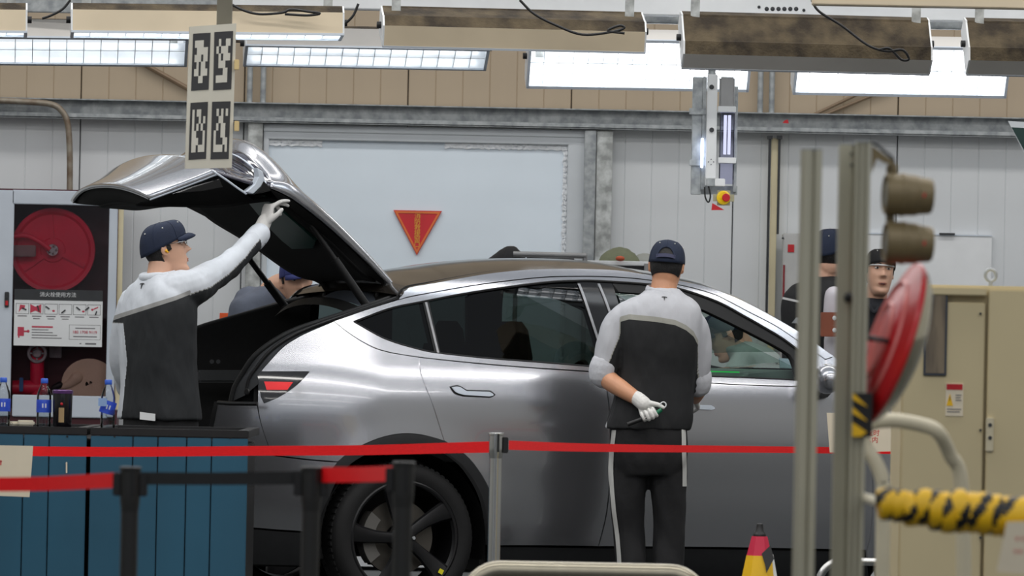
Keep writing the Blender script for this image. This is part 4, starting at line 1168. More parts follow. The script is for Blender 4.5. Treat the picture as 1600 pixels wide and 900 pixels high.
# ---- wheels
rimm = mat('satin_black_alloy', (24, 24, 26), .35, .3, var=.1); tyrem = mat('tyre_rubber', (15, 15, 16), .8, var=.15, scale=40)
def wheel(x, far):
    RR = .265; sgn = 1
    dd = .035
    def WM(o): return axis_mtx(T(x, dd, RW) if not far else T(x, CW - dd, RW), -EL if not far else EL, EF)
    mx = WM(0)
    bm = B()
    prof = [(RR - .004, -.02), (RR + .004, .004), (RR + .02, .010), (RW - .04, .012), (RW - .014, .0), (RW - .003, -.022), (RW, -.05), (RW, -.19), (RW - .004, -.225), (RW - .03, -.25), (RR, -.25), (RR - .01, -.22)]
    lathe(bm, prof, 72, mx, False)
    for i in range(72):
        a = 2 * math.pi * i / 72
        for z0, z1 in ((-.035, -.075), (-.165, -.205)):
            c = mx @ V((math.cos(a) * (RW + .001), math.sin(a) * (RW + .001), (z0 + z1) / 2)); ex = (mx.to_3x3() @ V((-math.sin(a), math.cos(a), 0)))
            er = mx.to_3x3() @ V((math.cos(a), math.sin(a), 0)); ez = mx.to_3x3() @ V((0, 0, 1))
            rot = Matrix((ex, ez, er)).transposed(); box(bm, c, (.018, abs(z1 - z0), .006), rot)
    w = obj('wheel', bm, tyrem, car, angle=50)
    bm = B(); lathe(bm, [(RR - .004, .006), (RR + .004, .002), (RR + .002, -.02), (RR - .014, -.03), (RR - .03, -.19), (RR - .02, -.235)], 64, mx, False)
    lathe(bm, [(RR - .012, .004), (RR - .004, .006)], 64, mx, False)
    rim = obj('rim', bm, rimm, w)
    for k in range(5):
        a0 = 180 + 72 * k; bm = B(); rings = []
        for r, wd, z, th in ((.03, .030, .000, .03), (.07, .027, -.006, .03), (.13, .030, -.012, .028), (.20, .040, -.010, .025), (.245, .050, -.004, .022), (.262, .054, .0, .02)):
            tw = -.10 * (r / .26) ** 2
            ca, sa = math.cos(R(a0) + tw), math.sin(R(a0) + tw)
            e = V((-sa, ca, 0)); c = V((ca * r, sa * r, z))
            rings.append([mx @ (c + e * (wd * f) + V((0, 0, h_))) for f, h_ in ((-1, -.012), (-.75, .0), (-.1, .004), (.8, -.004), (1, -.016), (.6, -th - .01), (-.6, -th - .01))])
        loft(bm, rings); obj('spoke', bm, rimm, w, angle=30)
    bm = B(); lathe(bm, [(0, .006), (.028, .006), (.034, .0), (.05, -.004), (.062, -.012), (.062, -.05), (.0, -.05)], 32, mx); obj('hub', bm, rimm, w)
    for k in range(5):
        a = R(216 + 72 * k); bm = B(); lathe(bm, [(0, .012), (.008, .012), (.009, .0), (.009, -.02)], 6, mx @ Matrix.Translation((math.cos(a) * .046, math.sin(a) * .046, -.004))); obj('lug_nut', bm, M['galv'], w, angle=20)
    bm = B(); lathe(bm, [(.06, -.09), (.175, -.09), (.175, -.115), (.06, -.115)], 48, mx, False); obj('brake_disc', bm, mat('brake_steel', (92, 88, 82), .5, .6) if 'brake_steel' not in bpy.data.materials else bpy.data.materials['brake_steel'], w)
    bm = B()
    c0 = [mx @ V((math.cos(R(a)) * r, math.sin(R(a)) * r, z)) for a in (0,) for r, z in ((0, 0),)]
    rings = []
    for a in range(140, 221, 8):
        ca, sa = math.cos(R(a)), math.sin(R(a)); rings.append([mx @ V((ca * r, sa * r, z)) for r, z in ((.125, -.06), (.185, -.06), (.19, -.13), (.12, -.13))])
    loft(bm, rings); obj('brake_caliper', bm, mat('caliper_grey', (120, 118, 114), .5, .4) if 'caliper_grey' not in bpy.data.materials else bpy.data.materials['caliper_grey'], w)
    return w
wheel(0, False); wheel(FX, False); wheel(0, True); wheel(FX, True)
bm = B(); pc = px_d(689, 893, .012); box(bm, pc, (.022, .004, .022), Matrix.Rotation(TH, 3, 'Z') @ Matrix.Rotation(.5, 3, 'Y')); obj('yellow_sticker', bm, mat('yellow_sticker', (236, 226, 40), .5), car)
# arch liners, underbody
for wx in (0, FX):
    for far in (False, True):
        bm = B(); mx = axis_mtx(T(wx, .06, RW) if not far else T(wx, CW - .06, RW), EL if not far else -EL, EF)
        n = 24; r_ = .41
        rings = [[mx @ V((math.cos(R(-14 + 208 * i / n)) * r_, math.sin(R(-14 + 208 * i / n)) * r_ * (1 if True else 1), z)) for i in range(n + 1)] for z in (0.0, .36)]
        # mx y axis may point down; use world up
        rings = [[(T(wx, dd, RW) + EF * (math.cos(R(-14 + 208 * i / n)) * r_) + V((0, 0, math.sin(R(-14 + 208 * i / n)) * r_))) for i in range(n + 1)] for dd in ((.045, .40) if not far else (CW - .045, CW - .40))]
        loft(bm, rings, False, False)
        inn = [bm.verts.new(p) for p in rings[1]]; bm.faces.new(inn)
        obj('arch_liner', bm, M['black'], car)
bm = B(); rot = Matrix.Rotation(TH, 3, 'Z')
box(bm, T(1.44, CW / 2, .30), (2.0, 1.6, .22), rot, .03); box(bm, T(-.58, CW / 2, .42), (.40, 1.15, .30), rot, .03); box(bm, T(.0, CW / 2, .45), (.8, 1.05, .2), rot, .03); box(bm, T(3.2, CW / 2, .45), (.7, 1.1, .4), rot, .03)
obj('underbody', bm, M['black'], car)
# lining behind the outer skins
for far in (False, True):
    co, no, fa = [], [], []
    for c, n, f in LIN[far]:
        k = len(co); co += c; no += n; fa += [tuple(i + k for i in q) for q in f]
    mesh_part('inner_lining', co, no, fa, M['trim_black'], car)
# cabin: dashboard, screen, seats
bm = B()
prof = [(1.72, .80), (1.70, 1.06), (1.80, 1.145), (2.05, 1.165), (2.22, 1.15), (2.22, .8)]
loft(bm, [[T(x, d, z) for x, z in prof] for d in (.16, 1.76)]); obj('dashboard', bm, mat('grey_green_dashboard', (126, 140, 136), .6), car, angle=30)
bm = B(); tube(bm, [T(1.76, .2, 1.150), T(1.76, 1.72, 1.150)], .003, 6); obj('ambient_light_strip', bm, lamp_mat('green_ambient_light', (40, 220, 90), .8), car)
bm = B(); box(bm, T(1.52, CW / 2, 1.14), (.02, .36, .22), rot, .006); obj('centre_screen', bm, gblk, car)
bm = B(); lathe(bm, [(.165, -.012), (.18, 0), (.165, .012), (.15, 0), (.165, -.012)], 28, axis_mtx(T(1.36, 1.35, 1.03), EF * -.9 + V((0, 0, .4)))); obb(bm, T(1.38, 1.2, 1.02), T(1.38, 1.5, 1.02), .03, .06); tube(bm, [T(1.38, 1.35, 1.02), T(1.7, 1.35, .93)], .03, 10); obj('steering_wheel', bm, M['black'], car)
for d in (.52, 1.36):
    for xx in (.78,):
        bm = B(); rings = []
        for z, hw, th, sh in ((.50, .25, .10, .12), (.72, .25, .10, .07), (.95, .24, .08, .02), (1.10, .19, .06, -.02), (1.16, .11, .05, -.035), (1.20, .14, .055, -.04), (1.33, .13, .05, -.06), (1.37, .09, .03, -.065)):
            rings.append([T(xx + sh + th * math.sin(a) * 1.0, d + hw * math.copysign(abs(math.cos(a)) ** .6, math.cos(a)), z) for a in [2 * math.pi * i / 16 for i in range(16)]])
        loft(bm, rings); box(bm, T(xx + .32, d, .55), (.52, .5, .14), rot, .04); obj('front_seat', bm, mat('black_seat', (20, 20, 21), .6) if 'black_seat' not in bpy.data.materials else bpy.data.materials['black_seat'], car)
bm = B()
q = px_d(1233, 581, .42)
msk = axis_mtx(V((q.x, q.y, 1.192)), -EL * .9 + V((0, 0, .45)), EF)
prism(bm, [(-.055, -.022), (.058, -.026), (.056, .018), (.03, .026), (-.05, .03)], .006, msk); tag(obj('face_mask', bm, mat('pale_blue_mask', (186, 200, 214), .8, bump=.3)), 'pale blue face mask lying on the car dashboard behind the side window', 'mask')
bm = B(); tube(bm, [px_d(341, 629, .26), px_d(360, 630.5, .17), px_d(402, 631, .06)], .010, 8); obj('bumper_lip', bm, M['black'], car)
# door mirrors
for far in (False, True):
    mc = side_pt(px_d(1292, 592, -.10), far); bm = B(); ball(bm, mc, .1, 20, 14, (.65, 1.0, .72), rot); mo = obj('door_mirror', bm, P_, car)
    bm = B(); obb(bm, mc + V((0, 0, -.05)), side_pt(px_d(1285, 616, .02), far), .05, .03); obj('mirror_foot', bm, M['black'], mo)
# ================================================================ FOREGROUND
# ---- blue workbench in two units
YD = 28.3; k = YD / F
ZD = at(200, 670, YD).z
blue = mat('deep_blue_board', (34, 86, 110), .45, var=.10, scale=2.5, stretch=(1, 1, .3))
def bench(x0, x1, seams, label):
    t = thing('workbench', label, 'bench', (at((x0 + x1) / 2, 670, YD).x, YD + .6, 0))
    a, b = at(x0, 690, YD).x, at(x1, 690, YD).x
    bm = B(); box(bm, ((a + b) / 2, YD + .62, ZD * .48), (b - a - .03, 1.14, ZD * .90), None, .005); obj('carcass', bm, M['black'], t)
    bm = B()
    for (c, s_) in (((V(((a + b) / 2, YD + .02, ZD - .014))), (b - a, .05, .032)), (V(((a + b) / 2, YD + 1.2, ZD - .016)), (b - a, .05, .032)),
                    (V((a + .025, YD + .61, ZD - .015)), (.05, 1.2, .032)), (V((b - .025, YD + .61, ZD - .015)), (.05, 1.2, .032))): box(bm, c, s_, None, .003)
    fr = obj('top_frame', bm, M['black'], t)
    bm = B(); box(bm, ((a + b) / 2, YD + .61, ZD - .026), (b - a - .08, 1.15, .012)); obj('tray', bm, mat('dark_worktop', (36, 38, 40), .4) if 'dark_worktop' not in bpy.data.materials else bpy.data.materials['dark_worktop'], t)
    sx = [a] + [at(s_, 780, YD).x for s_ in seams] + [b]
    for p, q in zip(sx, sx[1:]):
        bm = B(); box(bm, ((p + q) / 2, YD + .012, (ZD - .034) / 2 + .01), (q - p - .004, .03, ZD - .05), None, .003); obj('board', bm, blue, t, smooth=False)
    return t
b1 = bench(-90, 136, [-46, -6, 35, 75], 'blue boarded workbench unit at the left edge of the photo')
b2 = bench(141, 388, [206, 245, 290, 329], 'blue boarded workbench unit in front of the car boot')
for xx, yy, t in ((105, 682, b1), (179, 682, b2), (360, 684, b2)):
    bm = B(); tube(bm, [at(xx, yy, YD - .006), at(xx, yy, YD)], 1.6 * k, 10); obj('screw', bm, M['black'], t)
bm = B(); obb(bm, at(104, 722, YD - .005), at(104, 739, YD - .005), .004, .006, (1, 0, 0)); tag(obj('tape_scrap', bm, M['paper']), 'thin cream tape scrap stuck on the blue boards', 'tape')
for i, (xx, yy, r_) in enumerate(((40, 662, .03), (22, 664, .022))):
    bm = B(); p = at(xx, yy, YD + .3); box(bm, (p.x, p.y, ZD + r_ * .4), (r_ * 2.4, .05, r_ * .8), Matrix.Rotation(.4 * i + .2, 3, 'Z'), .006)
    tag(obj('crumpled_tissue', bm, mat('cream_tissue', (216, 208, 188), .8) if i == 0 else bpy.data.materials['cream_tissue']), ('larger' if i == 0 else 'smaller') + ' crumpled cream tissue on the bench left of the bottles', 'tissue')
# ---- bottles and tumbler
clearp = glass('clear_bottle_plastic', (248, 250, 252), 1.38)
capm = mat('blue_bottle_cap', (52, 98, 206), .35); labm = mat('blue_bottle_label', (36, 66, 190), .35, rgb2=(60, 96, 214), scale=18)
labw = mat('white_label_print', (220, 226, 240), .4)
def bottle(px, dy, label, tilt=0, group=None):
    base = V((at(px, 668, YD + dy).x, YD + dy, ZD - .0195))
    t = thing('water_bottle', label, 'bottle', base)
    prof = [(.018, 0), (.028, .002), (.031, .010), (.0295, .022), (.031, .034), (.0295, .046), (.031, .058), (.0305, .075), (.0305, .135), (.031, .145), (.029, .160), (.020, .186), (.0135, .198), (.013, .212)]
    bm = B(); lathe(bm, prof, 24, Matrix.Translation(base), True); obj('bottle_body', bm, clearp, t)
    bm = B(); lathe(bm, [(.0265, .003), (.0285, .012), (.0275, .022), (.0285, .034), (.0275, .046), (.0285, .058), (.028, .08), (.028, .105)], 20, Matrix.Translation(base)); obj('water', bm, glass('water_fill', (244, 248, 250), 1.2) if 'water_fill' not in bpy.data.materials else bpy.data.materials['water_fill'], t)
    bm = B(); lathe(bm, [(.0145, .203), (.0155, .205), (.0155, .221), (.013, .224), (0, .224)], 24, Matrix.Translation(base)); obj('cap', bm, capm, t)
    rot = Matrix.Translation(base + V((0, 0, .108))) @ Matrix.Rotation(tilt, 4, 'Y') @ Matrix.Translation((0, 0, -.108))
    bm = B(); lathe(bm, [(.0318, .080), (.0322, .082), (.0322, .132), (.0318, .134)], 28, rot, False); lb = obj('label', bm, labm, t)
    bm = B(); 
    for a0 in (-100, -78):
        pts = [[rot @ V((math.cos(R(a)) * .0326, math.sin(R(a)) * .0326, z)) for a in (a0, a0 + 5, a0 + 10)] for z in (.100, .118)]
        loft(bm, pts, False, False)
    obj('label_print', bm, labw, lb, recalc=False)
    return t
bottle(4, .25, 'water bottle cut by the left edge of the photo')
bottle(68, .12, 'water bottle standing next to the black tumbler')
b3 = bottle(168, .10, 'water bottle with a crooked peeling label, rightmost on the bench', R(16))
bm = B(); p = at(160, 628, YD + .06); loft(bm, [[p + V((x, -.004 - .012 * math.sin(x * 60), z)) for x in (-.018, -.006, .008, .02)] for z in (-.018, .016)], False, False); pf = obj('label_flap', bm, mat('pale_label_back', (150, 180, 226), .5), b3, recalc=False)
tb = thing('tumbler', 'black tumbler with gold label and violet lit rim on the bench', 'cup', V((at(97, 667, YD + .1).x, YD + .1, ZD - .0195)))
base = V(tb.location)
bm = B(); lathe(bm, [(.0, 0), (.036, .0), (.039, .004), (.042, .16), (.041, .166)], 32, Matrix.Translation(base)); obj('cup', bm, mat('gloss_black_cup', (20, 18, 22), .2), tb)
bm = B(); lathe(bm, [(.040, .160), (.044, .162), (.044, .174), (.040, .177), (.036, .172)], 32, Matrix.Translation(base), False); obj('rim', bm, mat('violet_lit_rim', (92, 56, 112), .25, .5), tb)  # violet light on the rim is put into its colour
bm = B(); lathe(bm, [(.0, .160), (.038, .162)], 24, Matrix.Translation(base), False); obj('lid', bm, M['black'], tb)
bm = B(); pts = [[base + V((math.cos(R(a)) * (.0405 + z * .016), math.sin(R(a)) * (.0405 + z * .016), z)) for a in (-108, -98, -88, -76)] for z in (.040, .102)]; loft(bm, pts, False, False); obj('gold_label', bm, mat('gold_label', (176, 150, 110), .4, .3), tb, recalc=False)
bm = B(); ball(bm, base + V((-.001, -.0425, .118)), .006, 10, 8, (1, .25, 1)); obj('red_seal', bm, M['red'], tb)

# ---- belt barriers
def stanchion(px, ytop, Y, r, material, label, headh=.085, brackets=()):
    top = at(px, ytop, Y)
    t = thing('barrier_post', label, 'barrier', (top.x, Y, 0))
    bm = B(); lathe(bm, [(0, 0), (.16, 0), (.165, .008), (.15, .02), (.04, .035), (0, .036)], 32, Matrix.Translation((top.x, Y, 0))); obj('base', bm, material, t)
    bm = B(); lathe(bm, [(r, .03), (r, top.z - headh)], 24, Matrix.Translation((top.x, Y, 0))); obj('pole', bm, material, t)
    h = top.z - headh
    bm = B(); lathe(bm, [(r, h - .03), (r * 1.14, h), (r * 1.16, h + .01), (r * 1.16, top.z - .012), (r * 1.24, top.z - .010), (r * 1.24, top.z - .002), (r * 1.1, top.z), (0, top.z)], 24, Matrix.Translation((top.x, Y, 0))); hd = obj('belt_head', bm, material, t)
    for sx in brackets:
        bm = B(); box(bm, (top.x + sx * (r * 1.16 + .008), Y, top.z - .048), (.022, .022, .062), None, .003); obj('belt_clip', bm, M['black'], t)
    bm = B(); box(bm, (top.x + r * .35, Y - r * 1.15, top.z - .04), (.008, .006, .07)); obj('slot', bm, M['black'], t)
    return t
stanchion(775.5, 676, 26.2, .0245, M['steel'], 'chrome barrier post in front of the rear car door', .07, (1,))
blackp = mat('satin_black_post', (30, 30, 29), .5, var=.1, scale=10)
stanchion(204, 729, 18.0, .0235, blackp, 'black barrier post in front of the blue workbench', .09, (-1, 1))
stanchion(487, 729, 18.0, .0240, blackp, 'black barrier post left of the rear wheel', .09, (-1, 1))
stanchion(631, 721, 17.4, .0240, blackp, 'black barrier post in front of the rear wheel', .09, (-1,))
def belt(pts, w, material, label, name='barrier_belt'):
    c = smooth_poly([V((*at(x, y, Y), ww)) for (x, y, Y, ww) in pts], 8) if len(pts) > 2 else [V((*at(x, y, Y), ww)) for (x, y, Y, ww) in pts]
    bm = B(); rings = []
    for v in c:
        p = v.to_3d(); h = v[3] / 2
        rings.append([p + V((0, -.0012, -h)), p + V((0, -.0012, h)), p + V((0, .0012, h)), p + V((0, .0012, -h))])
    loft(bm, rings); return tag(obj(name, bm, material, smooth=False), label, 'barrier belt')
belt([(-120, 703, 27.9, .040), (50, 705, 27.7, .040), (200, 706, 27.5, .040), (390, 704.5, 27.2, .039), (560, 703.5, 26.9, .040), (700, 700, 26.4, .042), (764, 698.5, 26.2, .044)], 0, M['redbelt'], 'red barrier belt running from the left edge to the chrome post')
belt([(795, 695.5, 26.2, .036), (900, 699, 27.2, .034), (1040, 701, 28.4, .031), (1160, 702, 29.3, .029), (1300, 703.5, 30.1, .029), (1412, 704.5, 30.6, .029)], 0, M['redbelt'], 'red barrier belt running right from the chrome post past the man')
belt([(-80, 757, 18.6, .039), (60, 756, 18.4, .039), (186, 750, 18.0, .041)], 0, M['redbelt'], 'near red barrier belt at lower left, ending at a black post')
belt([(220, 747.5, 18.0, .034), (340, 748, 18.0, .034), (474, 746.5, 18.0, .036)], 0, M['blackbelt'], 'black barrier belt between two black posts')
belt([(500, 742, 18.0, .041), (560, 741.5, 17.8, .041), (613, 740, 17.4, .040)], 0, M['redbelt'], 'short near red barrier belt in front of the rear wheel')
# papers on the belts
bm = B(); mt = face_mtx(10, 736, 27.62); kk = 27.62 / F
prism(bm, [(-60 * kk, -38 * kk), (37 * kk, -40 * kk), (41 * kk, 40 * kk), (-60 * kk, 40 * kk)], .002, mt); pn = thing('paper_notice', 'cream paper notice on the red belt at the left edge', 'paper', at(10, 776, 27.62)); obj('sheet', bm, M['paper'], pn)
bm = B(); quads(bm, mt, [(-10 * kk, 9 * kk, -8 * kk, 17 * kk), (-12 * kk, 14 * kk, -7 * kk, 15.5 * kk)], .0026); obj('red_mark', bm, mat('red_marker_ink', (206, 70, 66), .6), pn)
mt = face_mtx(1347, 677, 29.9, 0); kk = 29.9 / F
ps = thing('belt_notice', 'cream notice with red characters on the belt behind the aluminium posts', 'sign', at(1347, 708, 29.9))
bm = B(); prism(bm, [(-50 * kk, -31 * kk), (56 * kk, -27 * kk), (49 * kk, 31 * kk), (-56 * kk, 31 * kk)], .003, mt); obj('sheet', bm, M['paper'], ps)
rk = bpy.data.materials['red_marker_ink']
text('业时', 10.5 * kk, mt @ Matrix.Translation((17 * kk, .5 * kk, .0035)), rk, ps)
text('入内', 10.5 * kk, mt @ Matrix.Translation((15 * kk, -10.5 * kk, .0035)), rk, ps)
bm = B(); quads(bm, mt, [(29 * kk, 22 * kk, 35 * kk, 23 * kk), (29 * kk, 25 * kk, 35 * kk, 26 * kk), (29 * kk, 21 * kk, 30 * kk, 27 * kk), (34 * kk, 21 * kk, 35 * kk, 27 * kk)], .0036); obj('dark_print', bm, M['darkgrey'], ps)

# ---- aluminium profile posts
alu = mat('anodised_aluminium', (186, 182, 162), .38, .3, var=.05, scale=30, stretch=(1, 1, .05))
def profile_poly(w, h, slots_x, slots_y):
    """outline of a slotted extrusion, w by h, slots of 8 mm at the given centres"""
    g, dp = .004, .010
    def edge(p, q, centres, nrm_):
        out = [p]; d = (q - p).normalized()
        for c in centres:
            m_ = p + d * c
            out += [m_ - d * g, m_ - d * g + nrm_ * dp, m_ + d * g + nrm_ * dp, m_ + d * g]
        return out
    a, b, c, d = V((-w / 2, -h / 2)), V((w / 2, -h / 2)), V((w / 2, h / 2)), V((-w / 2, h / 2))
    return edge(a, b, slots_x, V((0, 1))) + edge(b, c, slots_y, V((-1, 0))) + edge(c, d, slots_x, V((0, -1))) + edge(d, a, slots_y, V((1, 0)))
def alu_post(px0, px1, ytop, Y, dep, slots, label, yaw=0):
    c = at((px0 + px1) / 2, ytop, Y); w = (px1 - px0) * Y / F
    t = thing('aluminium_post', label, 'post', (c.x, Y + dep / 2, 0))
    bm = B(); prism(bm, [tuple(p) for p in profile_poly(w, dep, [w * s for s in slots], [dep * .5])], c.z, Matrix.Translation((c.x, Y + dep / 2, 0)) @ Matrix.Rotation(yaw, 4, 'Z')); obj('profile', bm, alu, t, angle=25)
    bm = B(); box(bm, (c.x, Y + dep / 2, c.z + .002), (w, dep, .004), Matrix.Rotation(yaw, 3, 'Z')); obj('end_plate', bm, M['galv'], t)
    bm = B(); box(bm, (c.x, Y + dep / 2, .006), (w + .008, dep + .05, .012)); obj('foot_plate', bm, M['darkgrey'], t)
    return t
alu_post(1255, 1282, 234, 16.0, .045, [.5], 'single aluminium profile post left of the warning lamps', R(14))
ap = alu_post(1312, 1338, 226, 16.1, .045, [.86], 'broad faced aluminium post, left of the joined pair', 0)
ap2 = alu_post(1338.6, 1361, 222, 16.0, .06, [.22, .62], 'slotted aluminium post carrying the warning lamps', 0)
bm = B(); ball(bm, at(1326, 465, 16.08), .013, 14, 10, (.9, .9, 1)); obj('clamp_knob', bm, M['black'], ap)
bm = B(); 
for yy in (240, 258): tube(bm, [at(1331, yy, 16.09), at(1331, yy, 16.1)], .004, 8)
bo = obj('bolt', bm, M['darkgrey'], ap); bo['kind'] = 'stuff'
# hazard tape around the joined posts
yl = mat('hazard_yellow', (240, 190, 24), .45); ht = thing('hazard_tape', 'black and yellow hazard tape wrapped round the lamp post', 'tape', at(1347, 683, 15.98))
bm = B(); pbox(bm, 1332, 614, 1363, 683, 15.985, .08, .002); obj('tape_band', bm, M['black'], ht)
mt = face_mtx(1344, 648, 15.984); kk = 16 / F
for i, y0 in enumerate((24, 2, -22)):
    bm = B(); prism(bm, [(-12 * kk, y0 * kk), (11 * kk, (y0 - 12) * kk), (11 * kk, (y0 - 11) * kk), (-12 * kk, (y0 + 10) * kk)][::1] if i < 2 else [(-12 * kk, -34 * kk), (2 * kk, -34 * kk), (11 * kk, -27 * kk), (-12 * kk, -12 * kk)], .0015, mt); obj('yellow_stripe', bm, yl, ht)
# ---- warning lamps on a bracket
olive = mat('olive_tan_housing', (128, 113, 82), .42, .2, var=.06, scale=12)
def warn_lamp(px, py, label):
    Y = 16.0; k = Y / F; t = thing('warning_lamp', label, 'lamp', at(px, py + 34, Y + .03))
    c = at(1382, py, Y + .03); mx = axis_mtx(c, V((1, .12, -.03)), (0, 0, 1))
    prof = [(0, 6), (26, 5), (29, 0), (31.5, 1), (33, 6), (33, 24), (34, 25), (34, 31), (32.5, 33), (32, 50), (31, 52), (30, 53), (29, 60), (28, 71), (26, 75), (22, 76), (0, 76)]
    bm = B(); lathe(bm, [(r_ * k, z * k) for r_, z in prof], 40, mx); obj('housing', bm, olive, t, angle=35)
    bm = B(); lathe(bm, [(0, 1 * k), (18 * k, 1.5 * k), (26.5 * k, 5.2 * k)], 28, mx); obj('lens', bm, mat('dull_lens', (150, 150, 140), .2) if 'dull_lens' not in bpy.data.materials else bpy.data.materials['dull_lens'], t)
    bm = B(); prism(bm, [(-2 * k, -3 * k), (2 * k, -3 * k), (2.4 * k, 4 * k), (-1 * k, 3 * k)], .0015, face_mtx(1444, py + 2, Y - .0245)); obj('red_spot', bm, M['red'], t)
    return t
warn_lamp(1420, 303, 'upper of two olive barrel warning lamps on the post')
warn_lamp(1418, 378, 'lower of two olive barrel warning lamps on the post')
lb = thing('lamp_bracket', 'olive bracket arm holding the two warning lamps', 'bracket', at(1380, 270, 16.03))
bm = B(); prism(bm, [(V((0, 0)).x, 0), (.052, -.036), (.052, -.044), (.03, -.040), (.012, -.03), (0, -.066)], .02, face_mtx(1362, 228, 16.02)); obj('plate', bm, olive, lb)
bm = B(); tube(bm, smooth_poly([at(1350, 222, 16.03), at(1366, 223, 16.03), at(1382, 236, 16.03), at(1394, 247, 16.03), at(1396, 256, 16.03)], 6), .004, 8); obj('cable', bm, M['darkgrey'], lb)
bm = B(); p = at(1394, 255, 16.05); q = at(1392, 415, 16.05)
tube(bm, [p, V((p.x, p.y, p.z - .06))], .010, 12); lathe(bm, [(.012, -.03), (.014, -.02), (.014, -.008), (.008, 0)], 16, Matrix.Translation(p)); tube(bm, [at(1391, 334, 16.05), at(1391, 346, 16.05)], .011, 12); tube(bm, [at(1391, 408, 16.05), at(1391, 417, 16.05)], .010, 12); obj('swivel', bm, olive, lb)
# ---- convex mirror seen from its back
Y = 16.15; k = Y / F
mc = at(1391, 538, Y); nz = V((.94, .15, -.31)).normalized()
cm = thing('convex_mirror', 'round convex mirror with red back, tilted, beside the lamp post', 'mirror', at(1398, 672, Y))
mx = axis_mtx(mc, nz, (0, 0, 1)); r_ = 133 * k
bm = B(); lathe(bm, [(0, -.034), (r_ * .30, -.032), (r_ * .60, -.026), (r_ * .62, -.022), (r_ * .86, -.014), (r_ * .9, -.010), (r_, -.004), (r_ * 1.01, .004), (r_ * .99, .010)], 56, mx, False); obj('back_shell', bm, mat('orange_red_shell', (206, 36, 30), .3, rgb2=(190, 26, 40), scale=5), cm)
bm = B(); lathe(bm, [(r_ * .985, .008), (r_ * .94, .022), (r_ * .8, .042), (r_ * .55, .058), (r_ * .3, .066), (0, .069)], 56, mx, False); obj('mirror_dome', bm, mat('mirror_cream_reflection', (222, 214, 190), .12, .9), cm)  # cream of the reflected surroundings is put into the mirror colour
for rr, zz in ((.74, -.019), (.45, -.031)):
    bm = B(); lathe(bm, [(r_ * (rr - .035), zz - .002), (r_ * rr, zz - .006), (r_ * (rr + .035), zz + .001)], 48, mx, False); obj('moulded_ring', bm, mat('pale_red_ring', (222, 120, 116), .35) if 'pale_red_ring' not in bpy.data.materials else bpy.data.materials['pale_red_ring'], cm)
bm = B(); obb(bm, at(1391, 566, Y - .10), at(1401, 530, Y - .10), .022, .014, (1, 0, 0), .003); obj('back_plate', bm, M['galv'], cm)
bm = B(); tube(bm, smooth_poly([at(1352, 528, 16.03), at(1378, 531, 16.02), at(1396, 536, Y - .06), mc - nz * .05], 5), .006, 10); obj('mirror_arm', bm, M['darkgrey'], cm)
# ---- cream tube rail
ivory = mat('ivory_tube', (224, 214, 186), .4, var=.04)
Y = 17.0
rl = thing('tube_rail', 'bent ivory tube rail beside the aluminium posts', 'rail', (at(1430, 800, Y).x, Y, 0))
bm = B(); pl, pr = at(1381, 800, Y), at(1511, 800, Y + .1)
tube(bm, smooth_poly([V((pl.x, Y, 0)), V((pl.x, Y, .35)), at(1380, 790, Y), at(1379, 752, Y), at(1368, 722, Y), at(1352, 698, Y), at(1349, 676, Y), at(1362, 661, Y), at(1396, 657, Y), at(1440, 664, Y), at(1466, 676, Y), at(1484, 710, Y + .05), at(1503, 768, Y + .08), V((pr.x, pr.y, .45)), V((pr.x, pr.y, .25)), V((pr.x, pr.y, 0))], 7), 11.5 * Y / F, 14); obj('tube', bm, ivory, rl)
for q in (pl, pr):
    bm = B(); lathe(bm, [(0, 0), (.05, 0), (.05, .008), (.02, .01)], 20, Matrix.Translation((q.x, q.y, 0))); obj('foot_flange', bm, ivory, rl)
# ---- padded barrier bar wound with hazard tape
Y = 15.2; k = Y / F
tb_ = thing('taped_bar', 'barrier bar wound with yellow and black hazard tape at lower right', 'barrier', at(1500, 830, Y))
a, b = at(1376, 786, Y), at(1660, 812, Y)
bm = B(); tube(bm, [a, b], .02, 12); obj('bar', bm, ivory, tb_)
ax = (b - a).normalized(); n = 15
for i in range(n):
    c = a.lerp(b, (i + .55) / n); rr = (25 + 8 * min(1, i / 5) + random.uniform(-1.5, 1.5)) * k
    d = (ax + V((0, .1, random.uniform(.16, .34)))).normalized()
    mx = axis_mtx(c + V((0, 0, random.uniform(-.004, .002) - .002 * (i % 3))), d, (0, 0, 1)); h = 15 * k; seg = 40
    bm = B(); lathe(bm, [(rr * .80, -h), (rr * .95, -h * .85), (rr, -h * .4), (rr * 1.02, 0), (rr, h * .4), (rr * .95, h * .85), (rr * .80, h)], seg, mx, False)
    o = obj('tape_turn', bm, [yl, M['black']], tb_)
    mi = mx.inverted(); ph = random.random()
    for p in o.data.polygons:
        q = mi @ (p.center + wloc(tb_)); u = (math.atan2(q.y, q.x) / (2 * math.pi)) * 3 + q.z / (2 * h) * .5 + ph
        if (u % 1) < .33: p.material_index = 1
for xx in (pr.x,):
    pass
bm = B(); z = at(1640, 812, Y); tube(bm, [V((z.x, Y, 0)), V((z.x, Y, z.z))], .02, 12); obj('bar_leg', bm, ivory, tb_)
bm = B(); z = at(1384, 788, Y); tube(bm, [z, V((z.x, 16.95, z.z - .01))], .012, 10); obj('bar_hook', bm, ivory, tb_)
mt = face_mtx(1600, 858, Y - .06, 0, R(4)); k = Y / F
pn2 = thing('paper_notice', 'cream paper notice with red print on the taped bar', 'paper', at(1600, 895, Y - .06))
bm = B(); prism(bm, [(-42 * k, -36 * k), (40 * k, -42 * k), (44 * k, 46 * k), (-28 * k, 42 * k)], .002, mt); obj('sheet', bm, M['paper'], pn2)
bm = B(); kk = k
